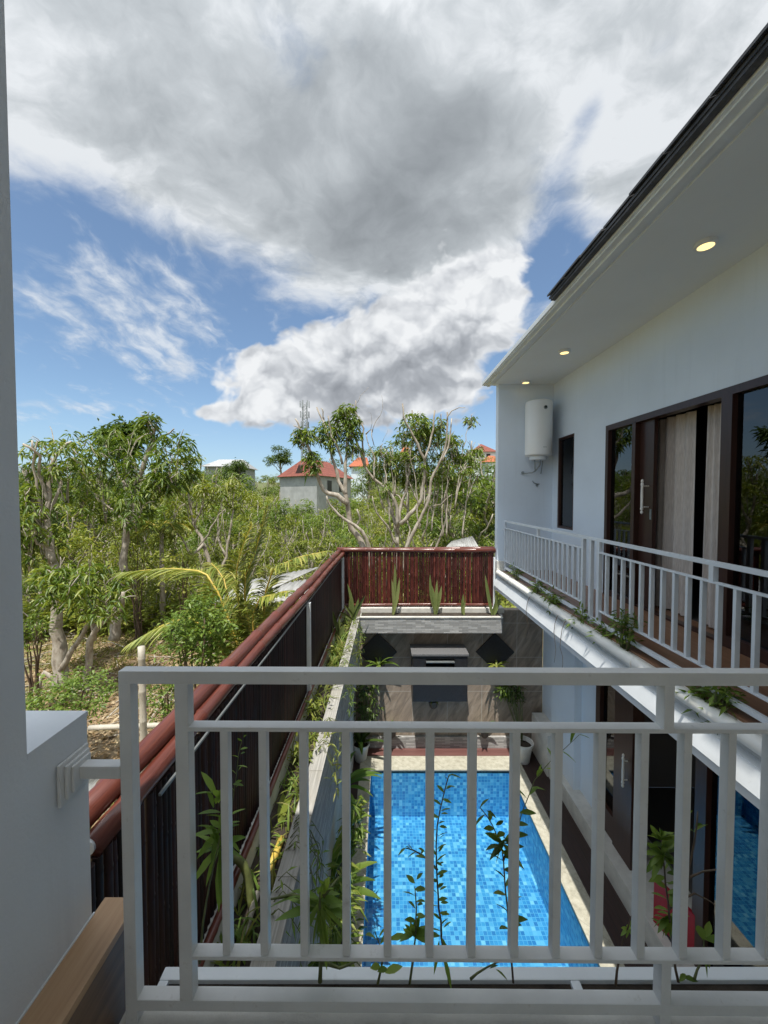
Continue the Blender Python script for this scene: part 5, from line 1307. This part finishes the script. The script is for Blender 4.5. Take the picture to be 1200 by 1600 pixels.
def pot(label, c, r, h, mat, soil=True, group=None):
    t = thing('plant_pot', label, 'plant pot', c, group); x, y, z = c; b = MB()
    b.lathe([(r * .62, 0), (r * .66, .01), (r * .92, h * .82), (r * .96, h * .86), (r * 1.04, h * .88), (r * 1.06, h), (r * .95, h), (r * .92, h * .86), (r * .6, h * .5)], c, 32)
    b.build('pot', mat, t, smooth=True, auto=.7)
    b = MB(); b.lathe([(r * .88, h * .80), (r * .5, h * .815), (.01, h * .82)], c, 20); b.build('soil', M['soil'], t)
    return t
DZ = -.012
pot('white plastic pot standing at the far right corner of the deck by the white plinth', (2.37, 6.42, DZ), .165, .34, M['potwhite'])
pot('white pot in the far left corner below the planter wall', (-.40, 6.45, DZ), .15, .30, M['potwhite'])
pot('white pot on the left deck below the strap leaved plant', (-.68, 5.35, DZ), .17, .32, M['potwhite'])
pot('large white rimmed pot in the shade low on the left deck', (-.66, 3.78, DZ), .22, .42, M['potwhite'])
pot('dark pot on the left deck between two white pots', (-.66, 4.55, DZ), .16, .28, M['potdark'])
strap_plant('strap_leaved_plant', 'glossy strap leaved plant in the white pot on the left deck', (-.62, 5.35, .28), 22, .62, .075, 1.5, M['leaf_bright'], up=1.2, seed=2)
strap_plant('leafy_pot_plant', 'dark leafy plant rising from the pot in the far left corner', (-.42, 6.42, .26), 16, .55, .07, 1.1, M['leaf_dark'], up=1.3, seed=5)
strap_plant('leafy_pot_plant', 'dark leafy plant in the large white rimmed pot', (-.60, 3.78, .36), 16, .62, .085, 1.3, M['leaf_mango'], up=1.25, seed=6)
strap_plant('leafy_pot_plant', 'dark leafy plant in the dark pot under the planter wall', (-.55, 4.55, .24), 14, .6, .06, 1.2, M['leaf_mango'], up=1.25, seed=7)
def bushy(name, label, c, r, n, mat, L=.09, W=.03, cat='plant', per=9, droop=.4, base=None):
    t = thing(name, label, cat, base or (c[0], c[1], c[2] - r[2])); lv = Leaves(); cs = ellipsoid(n, c, r, .15); rosettes(lv, cs, per, L, W, spread=.05, droop=droop)
    mb = MB(); b0 = Vector(base or (c[0], c[1], c[2] - r[2]))
    for k in range(0, n, 3): mb.tube([b0, (b0 + Vector(cs[k])) / 2 + Vector((0, 0, -.02)), cs[k]], [.008, .006, .003], 5)
    mb.build('stem', M['stem'], t, smooth=True); lv.build('leaves', mat, t); return t
bushy('dark_shrub', 'dark feathery shrub climbing in the shaded left corner of the far wall', (-.30, 6.55, 1.0), (.20, .16, .55), 60, M['leaf_dark'], .10, .03, base=(-.36, 6.5, .2))
bushy('dark_shrub', 'dark leafy shrub in the shaded right corner of the far wall', (2.27, 6.64, 1.15), (.22, .10, .32), 42, M['leaf_dark'], .09, .03, base=(2.37, 6.45, .3))
bushy('hanging_plant', 'small bright green plant hanging on the far wall at the right', tuple(PY(787, 1078, 6.68)), (.12, .08, .14), 12, M['leaf_bright'], .09, .035)
# wall hung pots with ferns on the diamonds
def wall_pot(label, px, py, r=.10):
    c = PY(px, py, YW - .115); t = thing('wall_pot', label, 'plant pot', (c.x, YW, c.z)); b = MB(); b.lathe([(r * .5, -.14), (r * .8, -.10), (r, 0), (r * .9, 0), (r * .7, -.06)], tuple(c), 22); b.box(c.x - .02, c.x + .02, YW - .035 if False else c.y + r * .6, YW - .031, c.z - .06, c.z - .02); b.build('pot', M['potdark'], t, smooth=True, auto=.6); return c
c = wall_pot('dark wall pot on the left diamond panel', 592, 1040); strap_plant('fern', 'bright green fern spilling from the left wall diamond', (c.x, c.y - .02, c.z), 14, .34, .045, 1.3, M['leaf_bright'], up=1.0, seed=11)
c = wall_pot('dark wall pot on the right diamond panel', 775, 1042); strap_plant('fern', 'pale drooping fern on the right wall diamond', (c.x, c.y - .02, c.z), 14, .30, .035, 2.0, M['leaf_yellow'], up=1.0, seed=12)
c = wall_pot('dark wall pot in the shadow under the water spout box', 677, 1094, .09); strap_plant('fern', 'dark little plant in the wall pot below the water spout', (c.x, c.y - .02, c.z), 14, .16, .03, 1.5, M['leaf_dark'], up=.9, seed=13)
c = wall_pot('small wall pot low on the far wall at the left', 612, 1140, .08); strap_plant('fern', 'small sprouting plant low on the far wall at the left', (c.x, c.y - .02, c.z), 9, .26, .035, 2.2, M['leaf_mango'], up=1.1, seed=14)
c = wall_pot('small wall pot low on the far wall at the right', 757, 1140, .08); strap_plant('fern', 'small bright sprout low on the far wall at the right', (c.x, c.y - .02, c.z), 9, .30, .035, 1.6, M['leaf_bright'], up=1.2, seed=15)
# snake plants in the far planter box
def snake(label, px, tops, seed, y=6.66):
    rq = random.Random(seed); x = PY(px, 955, y).x; z0 = 2.437; t = thing('snake_plant', label, 'snake plant', (x, y, z0)); lv = Leaves()
    for (tx, ty) in tops:
        p1 = PY(tx, ty, y); p0 = Vector((x + rq.uniform(-.03, .03), y + rq.uniform(-.03, .03), z0)); pts = []; L = (p1 - p0).length; b_ = Vector((rq.uniform(-.03, .03), 0, 0))
        for i in range(9): u = i / 8; pts.append(tuple(p0.lerp(p1, u) + b_ * math.sin(u * 3.14)))
        u = np.linspace(0, 1, 9); w = .058 * np.array([.55, .8, .95, 1, 1, .95, .8, .5, .06]); lv.strip(pts, w, (rq.uniform(-.5, .5), -1, 0), .22)
    lv.build('leaves', M['leaf_snake'], t)
snake('tall snake plant with two close blades in the far planter left of centre', 616, [(617, 880), (612, 905), (624, 903)], 1)
snake('fan of snake plant blades near the middle of the far planter', 679, [(672, 897), (690, 915), (683, 906), (675, 915), (686, 925)], 2)
snake('single short snake plant blade in the far planter', 724, [(724, 928), (727, 940)], 3)
snake('snake plant with a long leaning blade at the right end of the far planter', 770, [(758, 898), (776, 925), (782, 932)], 4)
snake('cluster of tall snake plant blades at the corner of the two planters', 552, [(543, 912), (548, 930), (538, 945), (560, 935), (566, 942), (530, 955), (571, 930)], 5, 6.3)
snake('snake plant blades in the left planter beside the white post', 528, [(520, 955), (512, 970), (531, 965), (538, 975), (524, 985)], 6, 5.6)

# weeds in the left planter: grassy clumps one can tell apart
def grass_clump(label, x, y, z, n, L, mat, seed, W=.010, group=None):
    t = thing('grass_clump', label, 'grass clump', (x, y, z), group); lv = Leaves(); rq = random.Random(seed)
    for k in range(n):
        a = rq.uniform(0, 6.28); l = L * rq.uniform(.5, 1.2); ang = rq.uniform(.7, 1.45); p = Vector((x + rq.gauss(0, .06), y + rq.gauss(0, .10), z)); pts = []; arch = rq.uniform(.6, 2.2)
        for i in range(6):
            pts.append(tuple(p)); p = p + Vector((math.cos(a) * math.cos(ang), math.sin(a) * math.cos(ang), math.sin(ang))) * (l / 5); ang -= arch / 5
        lv.strip(pts, W * np.array([.8, 1, 1, .9, .6, .1]), (math.cos(a) * -.6, math.sin(a) * -.6, .8))
    lv.build('blades', mat, t)
    return t
rq = random.Random(77)
labs = None
for k in range(34):
    y = 1.5 + k * .147 + rq.uniform(-.05, .05); x = LX(rq.uniform(-.70, -.58), y)
    grass_clump('weedy grass clump in the left planter between fence and stone wall', x, y, 2.355, rq.randint(14, 30), rq.uniform(.16, .36) if y > 3.5 else rq.uniform(.12, .28), M['grass'] if rq.random() < .75 else M['leaf_weed'], k, rq.choice((.007, .010, .013)), 'grass clumps in the left planter')
for k, (px, py, y, lab) in enumerate(((520, 1110, 3.6, 'leafy weed in the left planter just below the top rail of the near railing'), (505, 1225, 3.0, 'green weed in the left planter beside the yellow leaf'), (530, 1030, 4.9, 'leafy green weed near the far end of the left planter'), (545, 990, 5.7, 'leafy weed at the corner end of the left planter'))):
    c = PY(px, py, y); bushy('weed', lab, (LX(-.62, y), y, 2.50), (.09, .14, .10), 9, M['leaf_yellow'], .07, .02, base=(LX(-.62, y), y, 2.36))
# broad yellow leaf, fallen stick, thick curved stems
def blade(name, label, p0, p1, W, mat, bend=(0, 0, .05), cat='leaf', nor=(0, -.6, .8)):
    lv = Leaves(); p0, p1 = Vector(p0), Vector(p1); pts = []; bd = Vector(bend)
    for i in range(11): u = i / 10; pts.append(tuple(p0.lerp(p1, u) + bd * math.sin(u * 3.14)))
    u = np.linspace(0, 1, 11); lv.strip(pts, W * np.clip(np.sin(np.pi * (.05 + .92 * u)) ** .6, .03, 1), nor, .10)
    return tag(lv.build(name, mat), label, cat)
blade('broad_leaf', 'large pale yellow green leaf standing up from the left planter', PZ(438, 1285, 2.37), PY(466, 1220, 2.9), .085, M['leaf_yellow'], (-.02, 0, .02))
b = MB(); bamboo_pole(b, PZ(420, 1362, 2.385), PZ(440, 1310, 2.385), .022, .12, 8, 3, .0); tag(b.build('bamboo_stick', M['petiole'], smooth=True), 'short orange dry stick lying in the left planter', 'stick')
b = MB(); bamboo_pole(b, PZ(382, 1462, 2.385), PZ(402, 1395, 2.40), .016, .12, 8, 5, .0); tag(b.build('bamboo_stick', M['drybamboo'], smooth=True), 'pale dry stick lying among weeds nearest the camera in the left planter', 'stick')
b = MB(); limb(b, [PZ(395, 1420, 2.36), PY(388, 1385, 1.95), PY(380, 1350, 1.95), PY(366, 1338, 1.95), PY(355, 1345, 1.9)], .026, .016, 3, 8, .003); tag(b.build('curved_stem', M['stem'], smooth=True), 'thick green curved stem bending over the near left planter', 'stem')

# =================================================================== weeds sprouting from the trough below the near railing
def sprout(label, px_pts, leaves, Y=.97, L=.055, W=.016, mat='leaf_weed', r=.0035, stemmat='stem', name='weed', extra=()):
    L *= 1.15; W *= 1.0; leaves = list(leaves) + [(a + 3, b_ - 6, -c_ + .2, d_ - .1, e_ * .7) for (a, b_, c_, d_, e_) in leaves[::2]]
    p0 = PY(*px_pts[0], Y); t = thing(name, label, 'weed', p0); mb = MB(); lv = Leaves(); rq = random.Random(int(px_pts[0][0]) + len(px_pts))
    allpts = []
    for poly in (px_pts,) + tuple(extra):
        pts = limb(mb, [PY(px, py, Y + .02 * math.sin(i * 1.7)) for i, (px, py) in enumerate(poly)], r, r * .35, int(poly[0][0]), 6, .001); allpts.append(pts)
    mb.build('stem', M[stemmat], t, smooth=True)
    o, d, ls, ws = [], [], [], []
    for (px, py, dx, dy, s) in leaves:       # base pixel, direction in pixels, length factor
        o.append(PY(px, py, Y)); d.append((dx, rq.uniform(-.5, .3) * abs(math.hypot(dx, dy)), -dy)); ls.append(L * s); ws.append(W * s ** .5)
    lv.add(np.array([list(q) for q in o]), np.array(d), np.array(ls), np.array(ws), .18, .16, segs=3)
    lv.build('leaves', M[mat], t); return t
def auto_leaves(poly, n, s0=1., s1=.5, seed=0, start=.15, ang=55, whorl=1):
    rq = random.Random(seed); P = np.array(poly, float); cum = np.concatenate([[0], np.cumsum(np.linalg.norm(np.diff(P, axis=0), axis=1))]); out = []
    for i in range(n):
        u = start + (1 - start) * i / max(1, n - 1); s_ = u * cum[-1]; x = np.interp(s_, cum, P[:, 0]); y = np.interp(s_, cum, P[:, 1])
        x2 = np.interp(min(s_ + 4, cum[-1]), cum, P[:, 0]); y2 = np.interp(min(s_ + 4, cum[-1]), cum, P[:, 1]); x1 = np.interp(max(s_ - 4, 0), cum, P[:, 0]); y1 = np.interp(max(s_ - 4, 0), cum, P[:, 1])
        th = math.atan2(y2 - y1, x2 - x1)
        for w in range(whorl):
            sg = 1 if (i + w) % 2 else -1; a = th + sg * math.radians(ang * rq.uniform(.6, 1.4)); out.append((x, y, math.cos(a), math.sin(a), (s0 + (s1 - s0) * u) * rq.uniform(.75, 1.2)))
    return out
def star(px, py, n, s, seed=0, a0=0, a1=360):
    rq = random.Random(seed); return [(px, py, math.cos(math.radians(a)), math.sin(math.radians(a)), s * rq.uniform(.7, 1.2)) for a in [a0 + (a1 - a0) * (i + .5) / n + rq.uniform(-14, 14) for i in range(n)]]
st = [(312, 1505), (318, 1440), (328, 1380), (340, 1325), (346, 1290), (344, 1255)]
sprout('light green weed with whorled leaves in front of the fence between the first bars', st, star(343, 1325, 9, 1.25, 1, 10, 350) + star(342, 1300, 6, 1.0, 2) + auto_leaves([(343, 1310), (346, 1275), (338, 1240)], 5, 1.1, 1.0, 3) + [(334, 1262, -.2, -1, .9), (338, 1245, -.5, -.7, 1.2), (346, 1330, .1, 1, 1.5)], L=.062, W=.018)
sprout('thin twig with tiny leaves against the fence behind the second bar', [(352, 1330), (364, 1250), (372, 1180), (378, 1158)], auto_leaves([(364, 1250), (372, 1190), (378, 1158)], 7, .7, .6, 4) + [(364, 1225, 1, -.2, .8)], L=.035, W=.010, r=.0018)
st = [(500, 1535), (502, 1480), (500, 1420), (500, 1395)]
sprout('broad weed with drooping leaves beside the shaded pot behind the bars', st, star(500, 1418, 11, 1.5, 5, -40, 220) + star(500, 1405, 7, 1.2, 6) + [(500, 1430, .02, 1, 2.1), (470, 1400, -1, .05, 1.2), (505, 1395, .5, -.8, .9)], L=.06, W=.018, r=.006, extra=([(500, 1425), (470, 1400), (440, 1402), (422, 1405)], [(502, 1500), (530, 1512), (560, 1500)], [(500, 1420), (525, 1440), (540, 1450)], [(505, 1400), (530, 1370)]))
sprout('small upright leaf sprig just left of the pool edge', [(590, 1538), (598, 1495), (590, 1470), (586, 1455)], [(590, 1470, -.45, -.9, 1.15), (594, 1475, .6, -.8, .7), (596, 1500, .7, -.7, .8), (594, 1510, -.7, -.6, .6), (602, 1520, .9, -.4, .8)], L=.055, W=.02)
main = [(702, 1538), (694, 1490), (688, 1440), (684, 1400), (682, 1350), (684, 1290), (692, 1245), (702, 1210)]
sprout('tall spindly weed rising in front of the pool near its centre', main, auto_leaves(main, 26, .72, .55, 8, .25, 60) + auto_leaves([(684, 1360), (660, 1335), (634, 1325)], 7, .6, .6, 9) + [(692, 1490, .35, 1, 1.3), (686, 1470, -.3, .9, 1.2)], L=.042, W=.011, r=.0034, stemmat='stem_brown', extra=([(684, 1360), (660, 1335), (634, 1325)],))
st = [(640, 1538), (646, 1490), (650, 1460), (650, 1420), (648, 1385)]
sprout('fan leaved weed over the water left of the tall spindly weed', st, star(645, 1462, 10, 1.0, 11, 180, 360) + auto_leaves([(650, 1450), (648, 1380)], 7, .7, .7, 12) + [(655, 1460, 1, 0, 1.1), (635, 1462, -1, .1, .9)], L=.045, W=.015)
main = [(802, 1536), (797, 1480), (793, 1420), (788, 1370), (784, 1330), (770, 1290), (750, 1262)]
sprout('dark tall weed with broad leaves over the right half of the pool', main, auto_leaves(main, 16, .9, .7, 14, .3, 60) + star(786, 1318, 8, 1.0, 15) + auto_leaves([(786, 1345), (800, 1305), (812, 1270)], 8, .9, .7, 16) + [(796, 1360, .05, 1, 1.5)], L=.048, W=.016, r=.003, mat='leaf_mango', stemmat='stem_brown', extra=([(786, 1345), (800, 1305), (812, 1270)],))
sprout('low creeping weed in the trough below the dark tall weed', [(735, 1530), (760, 1512), (790, 1500)], star(742, 1502, 6, .8, 17, 180, 360) + star(762, 1500, 6, .7, 18, 180, 380) + [(775, 1515, .8, .4, .7)], L=.042, W=.014, mat='leaf_mango')
main = [(962, 1540), (968, 1490), (980, 1450), (990, 1425)]
sprout('little sprig with a green leaf star over the dark deck', main, star(981, 1452, 6, .7, 19), L=.035, W=.011, stemmat='stem_brown')
main = [(1060, 1535), (1052, 1490), (1046, 1440), (1040, 1380), (1036, 1340), (1034, 1310)]
sprout('bushy bright green weed in front of the dark lower doorway', main, auto_leaves(main, 18, 1.0, .8, 21, .35, 60) + star(1035, 1335, 12, 1.0, 22) + star(1030, 1312, 8, .8, 23, 180, 360) + [(1062, 1290, -.5, -1, 1.2), (1048, 1525, -1, 0, .9), (1068, 1528, 1, .1, .7)] + star(1048, 1430, 8, .8, 24, 60, 200) + star(1085, 1300, 3, .8, 25, 200, 340), L=.05, W=.016, stemmat='stem_brown', mat='leaf_bright', extra=([(1050, 1460), (1070, 1390), (1080, 1340), (1088, 1290), (1090, 1268)], [(1045, 1420), (1085, 1395), (1130, 1425)], [(1060, 1380), (1100, 1362), (1140, 1356)]))
sprout('yellow green leaf pair on the lower rail at the right', [(1085, 1530), (1098, 1500), (1100, 1468)], [(1100, 1470, -.35, -1, 1.2), (1102, 1468, .9, -.1, 1.1), (1098, 1490, .1, 1, .9)], L=.045, W=.02, mat='leaf_bright')
sprout('thin arching twig between the bars over the right coping', [(800, 1330), (815, 1270), (835, 1220), (860, 1190), (905, 1148)], auto_leaves([(815, 1270), (835, 1220), (860, 1190), (905, 1148)], 8, 1.0, .8, 27), Y=1.1, L=.05, W=.014, r=.002)
# weeds on the gutter of the right balcony
for k, (px, py, n, r, lab) in enumerate(((806, 892, 14, .10, 'small weed growing at the far end of the right balcony gutter'), (838, 918, 16, .11, 'second farthest weed along the right balcony gutter'), (865, 935, 30, .13, 'densest green weed in the middle of the right balcony gutter'), (907, 962, 16, .12, 'leafy weed in the gutter below the paired railing posts'), (945, 985, 16, .11, 'weed in the gutter right of the paired railing posts'), (978, 982, 26, .16, 'tall dark weed climbing the right balcony balusters'), (1115, 1095, 40, .15, 'largest weed on the right balcony gutter nearest the camera'))):
    c = PX(px, py, 2.09); bushy('gutter_weed', lab, (c.x, c.y, c.z), (.07, r, r * .9), n, M['leaf_bright'] if k != 5 else M['leaf_mango'], .085 , .024, cat='weed', per=6, droop=.3, base=(2.09, c.y, 3.10))
b = MB()
for k, px in enumerate((826, 870, 882)):
    c = PX(px, 945, 1.97); limb(b, [(2.05, c.y, 3.20), (1.975, c.y, 3.13), (1.95, c.y + .02, 2.95), (1.955, c.y - .02, 2.75), (1.95, c.y, 2.6)], .004, .002, k, 5, .006)
tag(b.build('trailing_roots', M['stem_brown'], smooth=True), 'thin trailing roots hanging from the right balcony gutter', 'roots')
# red board on the step
c = PZ(1062, 1440, .24)
t = thing('red_board', 'bright red board standing on the white step by the lower glass doors', 'board', (2.78, 3.4, .24))
b = MB(); b.add([(2.70, 3.72, .241), (2.82, 3.36, .241), (2.82, 3.36, .70), (2.70, 3.72, .70), (2.73, 3.73, .241), (2.85, 3.37, .241), (2.85, 3.37, .70), (2.73, 3.73, .70)], [(0, 1, 2, 3), (4, 7, 6, 5), (0, 4, 5, 1), (1, 5, 6, 2), (2, 6, 7, 3), (3, 7, 4, 0)])
b.build('panel', M['red'], t, bevel=.006)
b = MB(); b.box(2.74, 2.83, 3.40, 3.68, .2405, .262); b.build('foot', M['blackplastic'], t, bevel=.003)

# greenery spilling over the left planter wall and rising from the shaded pots below it
for k, (y, n, lab) in enumerate(((2.1, 14, 'weed spilling over the near part of the planter wall cap'), (3.3, 12, 'trailing weed over the planter wall cap beside the large pot'), (4.4, 14, 'pale trailing weed over the middle of the planter wall'), (5.3, 14, 'trailing weed over the planter wall above the strap leaved plant'), (6.1, 12, 'weed hanging over the far end of the planter wall'))):
    x = LX(-.50, y); lv = Leaves(); mb = MB(); t = thing('trailing_weed', lab, 'weed', (x, y, 2.46)); rq = random.Random(k)
    for j in range(n):
        yy = y + rq.uniform(-.3, .3); L = rq.uniform(.15, .42); p = [(x - .06, yy, 2.40), (x + .01, yy + rq.uniform(-.05, .05), 2.50), (x + .075 + rq.uniform(0, .06), yy + rq.uniform(-.08, .08), 2.46 - L * .4), (x + .09 + rq.uniform(0, .05), yy + rq.uniform(-.12, .12), 2.44 - L)]
        pts = limb(mb, p, .003, .0015, j, 5, .004)
        P = np.array([list(q) for q in pts])[2:]; dd = RNG.normal(0, 1, P.shape); dd[:, 2] -= .4
        lv.add(P, dd, .07, .013, .4, .15)
    mb.build('stem', M['stem'], t, smooth=True); lv.build('leaves', M['leaf_yellow'] if k % 2 else M['leaf_weed'], t)
for k, (y, zc, r_, lab) in enumerate(((2.55, 1.25, .34, 'leafy plant rising in the shade between planter wall and pool nearest the camera'), (3.15, 1.0, .36, 'narrow leaved plant in the shade beside the pool coping'), (4.1, .9, .34, 'dark plant climbing the planter wall above the large white rimmed pot'))):
    bushy('shade_plant', lab, (-.36, y, zc), (.09, .22, r_), 26, M['leaf_mango'], .15, .028, per=6, droop=.5, base=(-.62, y, .0))
